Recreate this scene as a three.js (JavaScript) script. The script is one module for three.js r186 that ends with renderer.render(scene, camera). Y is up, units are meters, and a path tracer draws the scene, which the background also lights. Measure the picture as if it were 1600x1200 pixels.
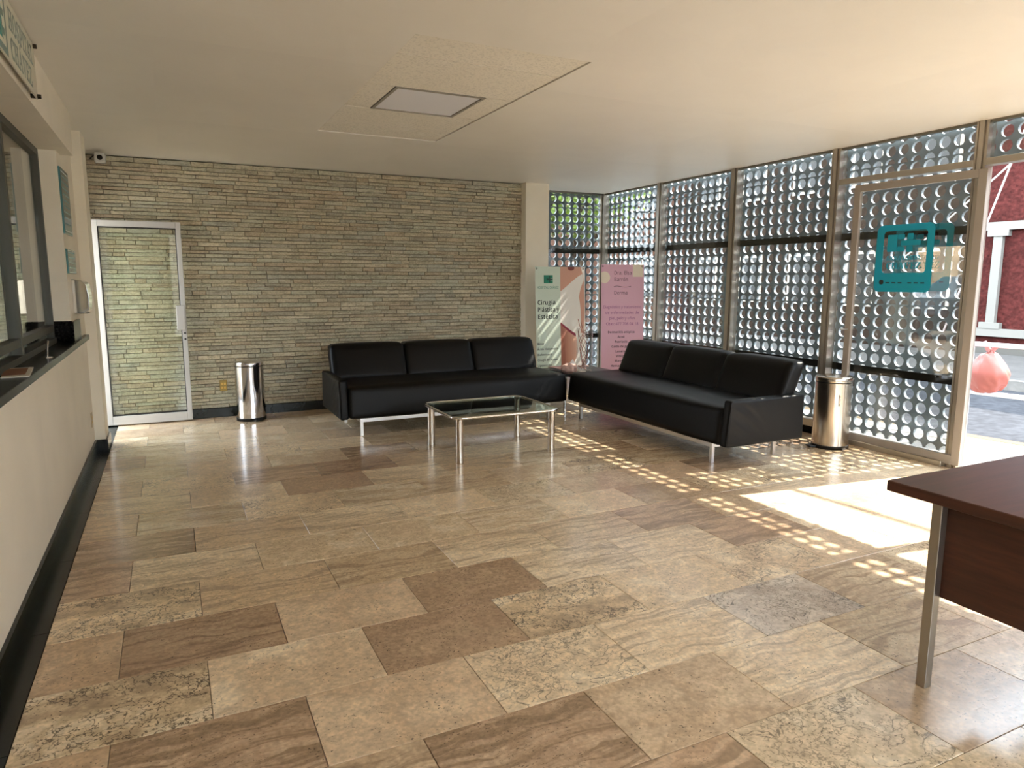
import * as THREE from 'three';
import { RoundedBoxGeometry } from 'three/addons/geometries/RoundedBoxGeometry.js';
import { mergeGeometries, mergeVertices } from 'three/addons/utils/BufferGeometryUtils.js';
import { FontLoader } from 'three/addons/loaders/FontLoader.js';
import { TextGeometry } from 'three/addons/geometries/TextGeometry.js';

// ------------------------------------------------------------------ camera, sky, sun, exposure
const scene = new THREE.Scene();
const camera = new THREE.PerspectiveCamera(57.72, 4 / 3, 0.05, 300);
camera.position.set(0, 1.46, 0);
camera.quaternion.setFromRotationMatrix(new THREE.Matrix4().makeBasis(
  new THREE.Vector3(0.8985, 0.003, 0.4389), new THREE.Vector3(0.0626, 0.9889, -0.1349), new THREE.Vector3(-0.4345, 0.1487, 0.8883)));
const SUN = new THREE.Vector3(0.92, 1, 0.117);          // towards the sun
scene.background = new THREE.Color().setRGB(0.79, 0.9, 1.02);   // bright hazy sky
scene.backgroundIntensity = 2.8;
const sun = new THREE.DirectionalLight(0xfff8ee, 4.8);
sun.position.copy(SUN).normalize().multiplyScalar(30).add(new THREE.Vector3(4, 0, -4));
sun.target.position.set(4, 0, -4);
sun.castShadow = true;
sun.shadow.camera.left = -16; sun.shadow.camera.right = 16; sun.shadow.camera.top = 16; sun.shadow.camera.bottom = -16;
sun.shadow.camera.near = 1; sun.shadow.camera.far = 80; sun.shadow.mapSize.set(4096, 4096);
scene.add(sun, sun.target);
const renderer = new THREE.WebGLRenderer({ antialias: true });
renderer.toneMapping = THREE.LinearToneMapping;
renderer.toneMappingExposure = 4.6;
renderer.shadowMap.enabled = true;

// ------------------------------------------------------------------ helpers
let seed = 12345;
const rnd = () => { seed = (seed * 1664525 + 1013904223) >>> 0; return seed / 4294967296; };
const rr = (a, b) => a + (b - a) * rnd();
const pick = (a) => a[Math.floor(rnd() * a.length)];
const V = (x, y, z) => new THREE.Vector3(x, y, z);
const std = (color, roughness = 0.6, metalness = 0, more = {}) => new THREE.MeshStandardMaterial({ color, roughness, metalness, ...more });
const phys = (color, roughness, metalness, more) => new THREE.MeshPhysicalMaterial({ color, roughness, metalness, ...more });
const names = new Map();
function numbered(n) { const k = names.get(n) ?? 0; names.set(n, k + 1); return k ? n + '_' + String(k).padStart(3, '0') : n; }
function M(name, geo, mat, parent = scene) {
  const g = Array.isArray(geo) ? merge(geo) : geo;
  const m = new THREE.Mesh(g, mat); m.name = parent === scene ? numbered(name) : name;
  m.castShadow = m.receiveShadow = true; parent.add(m); return m;
}
function merge(list) {
  return mergeGeometries(list.map((g) => {
    const h = g.index ? g.toNonIndexed() : g;
    for (const k of Object.keys(h.attributes)) if (!['position', 'normal', 'uv'].includes(k)) h.deleteAttribute(k);
    if (!h.attributes.uv) h.setAttribute('uv', new THREE.BufferAttribute(new Float32Array(h.attributes.position.count * 2), 2));
    return h;
  }));
}
function thing(name, label, category, pos = [0, 0, 0], turn = 0, group) {
  const o = new THREE.Group(); o.name = numbered(name); o.position.set(...pos); o.rotation.y = turn;
  o.userData = { label, category }; if (group) o.userData.group = group; scene.add(o); return o;
}
function struct(name, label, category = 'structure') {
  const o = new THREE.Group(); o.name = numbered(name); o.userData = { kind: 'structure', label, category }; scene.add(o); return o;
}
function tag(o, label, category, group) { o.userData.label = label; o.userData.category = category; if (group) o.userData.group = group; return o; }
// boxes by their limits
const B = (x0, x1, y0, y1, z0, z1) => new THREE.BoxGeometry(Math.abs(x1 - x0), Math.abs(y1 - y0), Math.abs(z1 - z0)).translate((x0 + x1) / 2, (y0 + y1) / 2, (z0 + z1) / 2);
const RB = (x0, x1, y0, y1, z0, z1, r = 0.006, s = 2) => new RoundedBoxGeometry(Math.abs(x1 - x0), Math.abs(y1 - y0), Math.abs(z1 - z0), s, r).translate((x0 + x1) / 2, (y0 + y1) / 2, (z0 + z1) / 2);
const CY = (r0, r1, h, x, y, z, n = 24) => new THREE.CylinderGeometry(r1, r0, h, n).translate(x, y + h / 2, z);
const TU = (pts, r, seg = 24, n = 8, tension = 0.5) => new THREE.TubeGeometry(new THREE.CatmullRomCurve3(pts.map((p) => V(...p)), false, 'catmullrom', tension), seg, r, n);
const LA = (pts, n = 40) => new THREE.LatheGeometry(pts.map((p) => new THREE.Vector2(...p)), n);
function metricUV(g, s = 1, ox = 0, oy = 0) {
  const h = g.index ? g.toNonIndexed() : g; h.computeVertexNormals();
  const p = h.attributes.position, n = h.attributes.normal, uv = new Float32Array(p.count * 2);
  for (let i = 0; i < p.count; i++) {
    const ax = Math.abs(n.getX(i)), ay = Math.abs(n.getY(i)), az = Math.abs(n.getZ(i));
    let u, v;
    if (ay >= ax && ay >= az) { u = p.getX(i); v = p.getZ(i); } else if (ax >= az) { u = p.getZ(i); v = p.getY(i); } else { u = p.getX(i); v = p.getY(i); }
    uv[2 * i] = u * s + ox; uv[2 * i + 1] = v * s + oy;
  }
  h.setAttribute('uv', new THREE.BufferAttribute(uv, 2)); return h;
}
// side profile given as [depth, height] points, swept along x from x0 to x1 ; depth d becomes z = -d
function sweepX(pts, x0, x1, bevel = 0.012) {
  const s = new THREE.Shape(pts.map(([d, h]) => new THREE.Vector2(d, h)));
  const g = new THREE.ExtrudeGeometry(s, { depth: Math.max(0.001, x1 - x0 - 2 * bevel), bevelEnabled: bevel > 0, bevelSize: bevel, bevelOffset: -bevel, bevelThickness: bevel, bevelSegments: 3, curveSegments: 6 });
  return g.rotateY(Math.PI / 2).translate(x0 + bevel, 0, 0);
}
// soft upholstered block: rounded edges, bulging faces
function softBox(w, h, d, r, bulge, nx, ny, nz, extra) {
  const g0 = new THREE.BoxGeometry(w, h, d, nx, ny, nz); g0.deleteAttribute('uv'); g0.deleteAttribute('normal');
  const g = mergeVertices(g0, 1e-5), p = g.attributes.position, v = V(), c = V();
  for (let i = 0; i < p.count; i++) {
    v.fromBufferAttribute(p, i);
    const fx = v.x / w * 2, fy = v.y / h * 2, fz = v.z / d * 2;
    c.set(THREE.MathUtils.clamp(v.x, -w / 2 + r, w / 2 - r), THREE.MathUtils.clamp(v.y, -h / 2 + r, h / 2 - r), THREE.MathUtils.clamp(v.z, -d / 2 + r, d / 2 - r));
    const o = v.clone().sub(c); if (o.lengthSq() > 0) { o.normalize().multiplyScalar(r); v.copy(c).add(o); }
    const k = (a, b) => (1 - a ** 4) * (1 - b ** 4);
    if (Math.abs(fx) > 0.999) v.x += Math.sign(fx) * bulge * k(fy, fz);
    if (Math.abs(fy) > 0.999) v.y += Math.sign(fy) * bulge * k(fx, fz);
    if (Math.abs(fz) > 0.999) v.z += Math.sign(fz) * bulge * k(fx, fy);
    if (extra) extra(v, fx, fy, fz);
    p.setXYZ(i, v.x, v.y, v.z);
  }
  g.computeVertexNormals(); return g;
}

// ------------------------------------------------------------------ noise and textures
const hsh = (x, y, s) => { let h = (x * 374761393 + y * 668265263 + s * 1274126177) | 0; h = Math.imul(h ^ (h >>> 13), 1274126177); return ((h ^ (h >>> 16)) >>> 0) / 4294967296; };
function vn(x, y, s) {
  const xi = Math.floor(x), yi = Math.floor(y), fx = x - xi, fy = y - yi, u = fx * fx * (3 - 2 * fx), v = fy * fy * (3 - 2 * fy);
  return (hsh(xi, yi, s) * (1 - u) + hsh(xi + 1, yi, s) * u) * (1 - v) + (hsh(xi, yi + 1, s) * (1 - u) + hsh(xi + 1, yi + 1, s) * u) * v;
}
function fbm(x, y, s, o = 4) { let a = 0.5, t = 0, n = 0; for (let i = 0; i < o; i++) { t += a * vn(x, y, s + i * 17); n += a; a *= 0.5; x *= 2.03; y *= 2.03; } return t / n; }
const sm = (a, b, x) => { const t = Math.min(1, Math.max(0, (x - a) / (b - a))); return t * t * (3 - 2 * t); };
function dataTex(w, h, f, srgb = true, repeat = true) {
  const d = new Uint8Array(w * h * 4);
  for (let y = 0; y < h; y++) for (let x = 0; x < w; x++) { const c = f(x / w, y / h); const i = (y * w + x) * 4; for (let k = 0; k < 3; k++) d[i + k] = Math.max(0, Math.min(255, c[k])); d[i + 3] = 255; }
  const t = new THREE.DataTexture(d, w, h); t.colorSpace = srgb ? THREE.SRGBColorSpace : THREE.NoColorSpace; t.magFilter = THREE.LinearFilter; t.minFilter = THREE.LinearMipmapLinearFilter; t.generateMipmaps = true;
  if (repeat) t.wrapS = t.wrapT = THREE.RepeatWrapping; t.needsUpdate = true; return t;
}
function canvasTex(w, h, draw) {
  const c = document.createElement('canvas'); c.width = w; c.height = h; draw(c.getContext('2d'), w, h);
  const t = new THREE.CanvasTexture(c); t.colorSpace = THREE.SRGBColorSpace; t.anisotropy = 8; return t;
}
const mixc = (a, b, t) => a.map((v, i) => v + (b[i] - v) * t);
const mulc = (a, k) => a.map((v) => v * k);

// travertine: one picture of one slab 0.6 x 0.4 m. kinds: vein, cloud, sponge, crack, plain
function travertine(s, kind, base, dark, light) {
  return dataTex(480, 320, (u, v) => {
    const X = u * 6, Y = v * 4, wx = fbm(X * 0.7, Y * 0.7, s + 90, 3) - 0.5, wy = fbm(X * 0.5 + 9, Y * 0.9, s + 91, 3) - 0.5;
    let c = base.slice();
    const cl = fbm(X * 0.6 + wx * 2, Y * 0.8 + wy, s, 4);
    c = mixc(c, light, sm(0.5, 0.75, cl) * 0.75); c = mixc(c, dark, sm(0.52, 0.3, cl) * 0.5);
    if (kind === 'vein') {
      const st = fbm(X * 0.35 + 3, Y * 5 + wy * 5 + wx * 2, s + 5, 4), st2 = fbm(X * 0.8, Y * 14 + wy * 9, s + 6, 3);
      c = mixc(c, mulc(dark, 0.9), sm(0.5, 0.7, st) * 0.9); c = mixc(c, light, sm(0.48, 0.28, st) * 0.6); c = mixc(c, dark, sm(0.6, 0.8, st2) * 0.4);
    }
    const fine = fbm(X * 9, Y * 9, s + 20, 3) - 0.5; c = mulc(c, 1 + fine * 0.26); const mott = fbm(X * 3.2 + wx * 3, Y * 3.6, s + 24, 4) - 0.5; c = mulc(c, 1 + mott * (kind === 'vein' ? 0.1 : 0.2));
    if (kind === 'sponge' || kind === 'crack') {
      const patch = sm(0.46, 0.62, fbm(X * 0.55 + 7, Y * 0.7, s + 30, 3) + (kind === 'sponge' ? 0.05 : -0.02));
      const r = Math.abs(fbm(X * 4.5 + wx * 2, Y * 5 + wy * 2, s + 31, 4) - 0.5), grit = fbm(X * 22, Y * 22, s + 33, 2), web = sm(0.06, 0.01, r + (grit - 0.5) * 0.09) * patch;
      c = mixc(c, mulc(dark, 0.42), web * (kind === 'sponge' ? 0.68 : 0.45));
    }
    if (kind === 'crack') { const r = Math.abs(fbm(X * 1.1 + wx * 3, Y * 1.3 + wy * 3, s + 40, 5) - 0.5); c = mixc(c, mulc(dark, 0.5), sm(0.016, 0.003, r) * 0.7); }
    const pit = fbm(X * 13, Y * (kind === 'vein' ? 26 : 15), s + 50, 2); c = mixc(c, mulc(dark, 0.4), sm(0.76, 0.86, pit) * 0.8 * sm(0.4, 0.6, fbm(X, Y, s + 51, 2) + 0.05));
    return mulc(c, 1.08);
  });
}
const CREAM = [205, 183, 152], LIGHT = [224, 207, 180], TAN = [196, 173, 145], BROWN = [178, 152, 123], DBROWN = [158, 132, 105], GREY = [184, 175, 163];
const trav = {
  v: [travertine(1, 'vein', CREAM, TAN, LIGHT), travertine(2, 'vein', [202, 182, 152], [178, 154, 125], LIGHT), travertine(3, 'vein', [192, 168, 136], BROWN, CREAM)],
  c: [travertine(11, 'cloud', CREAM, TAN, LIGHT), travertine(12, 'cloud', [200, 178, 149], [180, 155, 127], LIGHT)],
  t: [travertine(21, 'cloud', TAN, BROWN, CREAM), travertine(22, 'vein', [190, 166, 137], BROWN, CREAM)],
  b: [travertine(31, 'cloud', BROWN, DBROWN, TAN), travertine(32, 'vein', [174, 146, 120], DBROWN, [190, 165, 138])],
  d: [travertine(36, 'cloud', [170, 143, 117], [156, 129, 104], BROWN), travertine(37, 'vein', [166, 138, 112], [150, 122, 98], BROWN)],
  s: [travertine(41, 'sponge', CREAM, BROWN, LIGHT), travertine(42, 'sponge', [200, 178, 146], [140, 118, 95], LIGHT)],
  k: [travertine(51, 'crack', [208, 188, 158], TAN, [228, 214, 190]), travertine(52, 'crack', CREAM, BROWN, LIGHT)],
  g: [travertine(61, 'crack', [190, 174, 156], [168, 150, 133], [206, 192, 174])],
};
const tileBump = dataTex(256, 256, (u, v) => { const n = 255 * (0.85 - 0.6 * sm(0.7, 0.85, fbm(u * 40, v * 40, 7, 2)) + 0.3 * (fbm(u * 3, v * 3, 8, 2) - 0.5)); return [n, n, n]; }, false);
const tileMats = {};
for (const k in trav) tileMats[k] = trav[k].flatMap((map) => [0.9, 1.0].map((t, i) => new THREE.MeshPhysicalMaterial({ map, color: new THREE.Color(t, t * 0.985, t * 0.95), roughness: 0.24 + 0.06 * i, bumpMap: tileBump, bumpScale: 0.0004, clearcoat: 0.35, clearcoatRoughness: 0.12 })));

const plasterBump = dataTex(256, 256, (u, v) => { const n = 128 + 90 * (fbm(u * 24, v * 24, 3, 3) - 0.5) + 60 * (fbm(u * 4, v * 4, 4, 2) - 0.5); return [n, n, n]; }, false);
const plasterMap = dataTex(256, 256, (u, v) => { const n = 1 + 0.05 * (fbm(u * 5, v * 5, 13, 3) - 0.5); return [240 * n, 232 * n, 214 * n]; });
const wallMat = std(0xffffff, 0.55, 0, { map: plasterMap, bumpMap: plasterBump, bumpScale: 0.0012 });
const ceilMap = dataTex(256, 256, (u, v) => { const n = 1 + 0.04 * (fbm(u * 4, v * 4, 23, 3) - 0.5); return [236 * n, 231 * n, 221 * n]; });
const ceilMat = std(0xffffff, 0.42, 0, { map: ceilMap, bumpMap: plasterBump, bumpScale: 0.0008 });
const marbleMap = dataTex(512, 512, (u, v) => {
  const n = fbm(u * 7, v * 7, 71, 5), r = Math.abs(fbm(u * 5 + n, v * 5, 72, 5) - 0.5);
  return mixc(mixc([20, 27, 24], [38, 52, 45], n), [92, 108, 98], sm(0.02, 0.0, r) * 0.55);
});
const marbleMat = phys(0x9a9a9a, 0.25, 0, { map: marbleMap, specularIntensity: 0.6 });
const graniteMap = dataTex(256, 256, (u, v) => { const n = fbm(u * 60, v * 60, 81, 2); return mixc([16, 15, 14], [52, 50, 46], sm(0.55, 0.8, n)); });
const graniteMat = phys(0x9a9a9a, 0.24, 0, { map: graniteMap, specularIntensity: 0.15 });
const alu = std(new THREE.Color(0.46, 0.42, 0.36), 0.34, 0.85);
const aluDark = std(new THREE.Color(0.2, 0.19, 0.16), 0.45, 0.8);
const aluGreen = std(new THREE.Color(0.1, 0.105, 0.09), 0.5, 0.4);
const whiteMetal = std(0xbdbbb9, 0.4, 0.05);
const chrome = std(new THREE.Color(0.72, 0.71, 0.69), 0.08, 1);
const steel = std(new THREE.Color(0.62, 0.58, 0.53), 0.24, 1);
const satin = std(new THREE.Color(0.66, 0.64, 0.62), 0.3, 1);
const blackPlastic = std(0x111111, 0.45);
const blackSteel = std(0x15140f, 0.5, 0.3);
const glass = phys(0xffffff, 0.0, 0, { transmission: 1, thickness: 0, ior: 1.5 });
const glassGrey = phys(new THREE.Color(0.8, 0.8, 0.785), 0.0, 0, { transmission: 1, thickness: 0, ior: 1.5 });
const glassDoor = phys(new THREE.Color(0.9, 0.9, 0.89), 0.0, 0, { transmission: 1, thickness: 0, ior: 1.5 });
const glassTint = phys(new THREE.Color(0.95, 0.97, 0.95), 0.0, 0, { transmission: 1, thickness: 0, ior: 1.5 });

// ------------------------------------------------------------------ sizes of the room
const H = 2.625, XL = -0.64, XF = 5.5, ZB = -7.92, ZN = 2.6;

// floor: 0.6 x 0.4 m slabs in running bond, dark marble border along the left wall
const floor = struct('floor', 'polished travertine slab floor with dark marble border', 'floor');
M('screed', B(XL - 0.4, XF + 0.12, -0.14, -0.0125, -8.5, ZN), std(0x3a3128, 0.9), floor);
{
  const plan = {
    '-1': { 1: 'b', 2: 'k', 3: 'b', 4: 'c' }, 0: { 0: 't', 1: 'b', 2: 't', 3: 'v', 4: 'v', 5: 'c' }, 1: { '-2': 'b', '-1': 'b', 0: 't', 1: 'k', 2: 'v', 3: 'g', 4: 't' },
    2: { '-1': 's', 0: 'c', 1: 'd', 2: 's', 3: 'c', 4: 'k', 5: 't' }, 3: { '-2': 'b', '-1': 'd', 0: 't', 1: 'd', 2: 'v', 3: 'v', 4: 'b', 5: 'c' },
    4: { '-1': 's', 0: 'v', 1: 'v', 2: 'v', 3: 't', 4: 'b' }, 5: { '-2': 'b', '-1': 'v', 0: 'c', 1: 'c', 2: 'v', 3: 'c' }, 6: { '-1': 'b', 0: 'v', 1: 'v', 2: 'c', 3: 'k' },
    7: { '-2': 't', '-1': 'v', 0: 's', 1: 'v', 2: 'v', 3: 'c' }, 8: { '-1': 'v', 0: 'c', 1: 'd', 2: 'v', 3: 'v' }, 9: { '-2': 't', '-1': 's', 0: 'b', 1: 'd', 2: 't' },
    10: { '-1': 'v', 0: 't', 1: 'c', 2: 'b' }, 11: { '-2': 'b', '-1': 'v', 0: 's', 1: 'v' },
  };
  const geos = new Map();
  const tileGeo = (w, d) => {
    const key = w.toFixed(3) + d.toFixed(3); if (geos.has(key)) return geos.get(key);
    const a = w / 2 - 0.0011, b = d / 2 - 0.0011, c = 0.0013, y0 = -0.016, y1 = 0, P = [], U = [];
    const q = (p0, p1, p2, p3) => { for (const p of [p0, p1, p2, p0, p2, p3]) { P.push(...p); U.push(p[0] / 0.6 + 0.5, p[2] / 0.4 + 0.5); } };
    const T = [[-a + c, y1, b - c], [a - c, y1, b - c], [a - c, y1, -b + c], [-a + c, y1, -b + c]], E = [[-a, y1 - c, b], [a, y1 - c, b], [a, y1 - c, -b], [-a, y1 - c, -b]], D = E.map((p) => [p[0], y0, p[2]]);
    q(...T); for (let i = 0; i < 4; i++) { const j = (i + 1) % 4; q(E[i], E[j], T[j], T[i]); q(D[i], D[j], E[j], E[i]); }
    const g = new THREE.BufferGeometry(); g.setAttribute('position', new THREE.Float32BufferAttribute(P, 3)); g.setAttribute('uv', new THREE.Float32BufferAttribute(U, 2)); g.computeVertexNormals(); geos.set(key, g); return g;
  };
  const x0 = -0.535, x1 = XF + 0.06, p = 0.4015;
  for (let c = -9; c <= 15; c++) {
    let za = -1.56 - p * c, zb = za - p; if (za > ZN) continue; if (zb < ZB) zb = ZB;
    const off = (((c % 2) + 2) % 2 ? 0.345 : 0.045);
    for (let n = -3; n < 12; n++) {
      const a = Math.max(x0, off + 0.6 * n), b = Math.min(x1, off + 0.6 * (n + 1)); if (b - a < 0.03) continue;
      const kind = plan[c]?.[n] ?? pick(['v', 'v', 'v', 'c', 'c', 't', 't', 'b', 's', 'k']);
      const t = M('tile', tileGeo(b - a, za - zb), pick(tileMats[kind]), floor);
      t.position.set((a + b) / 2, rr(-0.0004, 0.0004), (za + zb) / 2); if (rnd() < 0.5) t.rotation.y = Math.PI;
    }
  }
  // the marble border, and the floor of the back glass recess
  for (let i = 0; i < 13; i++) { const z1 = ZN - i * 0.84, z0 = Math.max(ZB, z1 - 0.837); M('border_slab', metricUV(B(XL - 0.02, -0.5365, -0.016, -0.0004, z0, z1), 1.3), marbleMat, floor); }
  M('border_slab', metricUV(B(3.9, XF + 0.06, -0.016, -0.001, -8.5, ZB), 1.3), marbleMat, floor);
}

// ceiling with a shallow recess for the mineral panels and the light
const ceiling = struct('ceiling', 'smooth off-white painted ceiling', 'ceiling');
const RX0 = 1.145, RX1 = 2.14, RZ0 = -5.885, RZ1 = -3.405;
M('ceiling_slab', [B(XL - 0.4, RX0, H, H + 0.18, -8.5, ZN), B(RX1, XF + 0.02, H, H + 0.18, -8.5, ZN), B(RX0, RX1, H, H + 0.18, -8.5, RZ0), B(RX0, RX1, H, H + 0.18, RZ1, ZN), B(RX0, RX1, H + 0.05, H + 0.18, RZ0, RZ1)].map((g) => metricUV(g, 0.5)), ceilMat, ceiling);
{
  const panelMap = dataTex(256, 256, (u, v) => { const n = fbm(u * 60, v * 60, 33, 2); const k = 1 - 0.07 * sm(0.5, 0.75, n); return [232 * k, 226 * k, 212 * k]; });
  const pm = std(0xffffff, 0.9, 0, { map: panelMap });
  const zs = [-3.41, -3.75, -4.37, -4.985, -5.58, -5.88], y = H + 0.006;
  const put = (a, b, z0, z1) => M('ceiling_panel', metricUV(B(a + 0.004, b - 0.004, y, y + 0.012, z0 + 0.004, z1 - 0.004), 2), pm, ceiling);
  put(RX0 + 0.003, RX1 - 0.003, zs[1], zs[0]); put(RX0 + 0.003, RX1 - 0.003, zs[2], zs[1]); put(RX0 + 0.003, 1.335, zs[3], zs[2]); put(1.945, RX1 - 0.003, zs[3], zs[2]); put(RX0 + 0.003, RX1 - 0.003, zs[4], zs[3]); put(RX0 + 0.003, RX1 - 0.003, zs[5], zs[4]);
  const L = thing('ceiling_light', 'square recessed ceiling light panel, switched off, grey white diffuser', 'light', [1.64, H + 0.006, -4.678]);
  const f = 0.303, gm = std(0x9b968c, 0.5, 0.2);
  M('frame', [B(-f, f, -0.004, 0.014, -f, -f + 0.02), B(-f, f, -0.004, 0.014, f - 0.02, f), B(-f, -f + 0.02, -0.004, 0.014, -f + 0.02, f - 0.02), B(f - 0.02, f, -0.004, 0.014, -f + 0.02, f - 0.02)], gm, L);
  M('diffuser', B(-f + 0.02, f - 0.02, 0.002, 0.012, -f + 0.02, f - 0.02), std(0xe9eaf2, 0.35), L);
}

// back wall: split-stone strips on a dark bed
const wallBack = struct('wall_back', 'wall of thin stacked grey-brown stone strips', 'wall');
M('wall_core', B(XL - 0.02, 4.06, -0.1, H, ZB - 0.3, ZB - 0.028), std(0x6e6656, 1), wallBack);
{
  const stoneMap = dataTex(512, 256, (u, v) => {
    const n = fbm(u * 8, v * 16, 101, 5), st = fbm(u * 5, v * 60, 102, 3), f = fbm(u * 70, v * 70, 103, 2);
    const k = 0.82 + 0.3 * n + 0.22 * (st - 0.5) + 0.3 * (f - 0.5); return [248 * k, 246 * k, 238 * k];
  });
  const stoneBump = dataTex(512, 256, (u, v) => { const n = 255 * (0.6 * fbm(u * 16, v * 60, 105, 4) + 0.4 * fbm(u * 60, v * 60, 106, 2)); return [n, n, n]; }, false);
  const tones = ['#c4bda8', '#bfb9a5', '#cac3ae', '#bcb4a0', '#c1c0ae', '#c4c1ae', '#b6b0a0', '#cbc2ab', '#c5b8a1', '#c0b29c', '#bcbaac', '#d2cab5'];
  const mats = tones.map((t) => std(t, 0.8, 0, { map: stoneMap, bumpMap: stoneBump, bumpScale: 0.004 }));
  const all = [];
  for (let y = 0.1; y < H - 0.012;) {
    let h = rr(0.031, 0.05); if (y + h > H - 0.004) h = H - 0.004 - y; if (h < 0.012) break;
    let x = XL - 0.02 - rr(0, 0.2);
    while (x < 4.0) {
      let w = rnd() < 0.2 ? rr(0.07, 0.16) : rr(0.16, 0.42); const a = Math.max(x, XL - 0.018), b = Math.min(x + w, 4.02);
      if (b - a > 0.02) all.push({ a, b, y0: y, y1: y + h, m: Math.floor(rnd() * mats.length), out: rr(0, 0.016), t: rr(-0.0025, 0.0025), s: rr(-0.001, 0.001) });
      x += w;
    }
    y += h;
  }
  const hiddenBySofa = (s) => s.y1 < 0.62 && s.a > 1.2;
  const sized = all.map((s, i) => [i, (s.b - s.a) * (s.y1 - s.y0) * (hiddenBySofa(s) ? 0.1 : 1)]).sort((p, q) => q[1] - p[1]).slice(0, 300).map((e) => e[0]);
  const big = new Set(sized);
  const make = (s) => {
    const a = s.a + 0.002, b = s.b - 0.002, y0 = s.y0 + 0.0022, y1 = s.y1 - 0.0022, zf = ZB + s.out, z0 = ZB - 0.03, c = 0.003, P = [], U = [];
    const ou = rnd(), ov = rnd();
    const q = (...p) => { for (const i of [0, 1, 2, 0, 2, 3]) { P.push(...p[i]); U.push(p[i][0] * 1.1 + ou, (p[i][1] + p[i][2] * 0.5) * 1.6 + ov); } };
    const T = [[a + c, y0 + c, zf + s.t], [b - c, y0 + c + s.s, zf - s.t], [b - c, y1 - c + s.s, zf - s.t + s.s], [a + c, y1 - c, zf + s.t - s.s]];
    const E = [[a, y0, zf - c], [b, y0, zf - c], [b, y1, zf - c], [a, y1, zf - c]], D = E.map((p) => [p[0], p[1], z0]);
    q(...T); for (let i = 0; i < 4; i++) { const j = (i + 1) % 4; q(E[i], E[j], T[j], T[i]); q(D[i], D[j], E[j], E[i]); }
    const g = new THREE.BufferGeometry(); g.setAttribute('position', new THREE.Float32BufferAttribute(P, 3)); g.setAttribute('uv', new THREE.Float32BufferAttribute(U, 2)); g.computeVertexNormals(); return g;
  };
  const rest = mats.map(() => []);
  all.forEach((s, i) => { const g = make(s); if (big.has(i)) M('stone', g, mats[s.m], wallBack); else rest[s.m].push(g); });
  rest.forEach((l, k) => { if (l.length) M('small_stones', mergeGeometries(l), mats[k], wallBack).userData.kind = 'stuff'; });
}
const bbBack = struct('baseboard_back', 'dark green marble baseboard under the stone wall', 'baseboard');
for (let i = 0; i < 6; i++) M('baseboard_slab', metricUV(B(XL + 0.001 + i * 0.78, XL + 0.778 + i * 0.78 - (i === 5 ? 0.05 : 0), 0, 0.098, ZB - 0.02, ZB + 0.018), 1.7, i * 0.3), marbleMat, bbBack);

// white pillar at the end of the stone wall
const pillar = struct('wall_pillar', 'white plastered pillar between stone wall and glass corner', 'pillar');
M('shaft', metricUV(B(3.99, 4.31, -0.1, H, -8.42, -7.785), 0.7), wallMat, pillar);

// ------------------------------------------------------------------ left side: counter wall, pilaster, beam, corridor opening
const wallLeft = struct('wall_left', 'cream painted left wall with reception opening', 'wall');
const W = (...a) => metricUV(B(...a), 0.7);
M('wall_body', [
  W(XL - 0.2, XL, -0.1, 0.965, -6.8, ZN),                        // below the counter
  W(XL - 0.2, XL, 0.965, H, -6.8, -5.87),                        // beside the window
  W(XL - 0.2, XL - 0.115, 2.33, H, -5.87, ZN),
  W(XL - 0.2, XL - 0.115, 0.965, 2.33, 1.2, ZN),
  W(XL - 0.2, XL - 0.01, -0.1, H, -7.06, -6.8),
  W(XL - 0.2, XL - 0.01, 2.05, H, -8.2, -7.06),                  // over the corridor opening
], wallMat, wallLeft);
M('pilaster', W(XL - 0.05, -0.56, -0.1, H, -7.06, -6.75), wallMat, wallLeft);
M('beam', W(XL - 0.2, -0.56, 2.33, H + 0.02, -6.08, ZN), wallMat, wallLeft);
const bbLeft = struct('baseboard_left', 'dark green marble baseboard along the counter wall', 'baseboard');
for (let i = 0; i < 11; i++) M('baseboard_slab', metricUV(B(XL - 0.01, XL + 0.016, 0, 0.1, Math.max(-6.75, ZN - (i + 1) * 0.85 + 0.002), ZN - i * 0.85), 1.7), marbleMat, bbLeft);
M('baseboard_slab', metricUV(B(XL, -0.545, 0, 0.1, -6.76, -6.733), 1.7), marbleMat, bbLeft);
M('baseboard_slab', metricUV(B(-0.562, -0.545, 0, 0.1, -7.07, -6.76), 1.7), marbleMat, bbLeft);
const side = struct('wall_side', 'outer face of the building past the left opening', 'wall');
M('outer_wall', W(-3.6, XL - 0.2, -0.3, H + 0.15, -6.9, -6.7), wallMat, side);
const yard = struct('floor_side_lot', 'sandy parking lot outside the left opening', 'ground');
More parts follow.
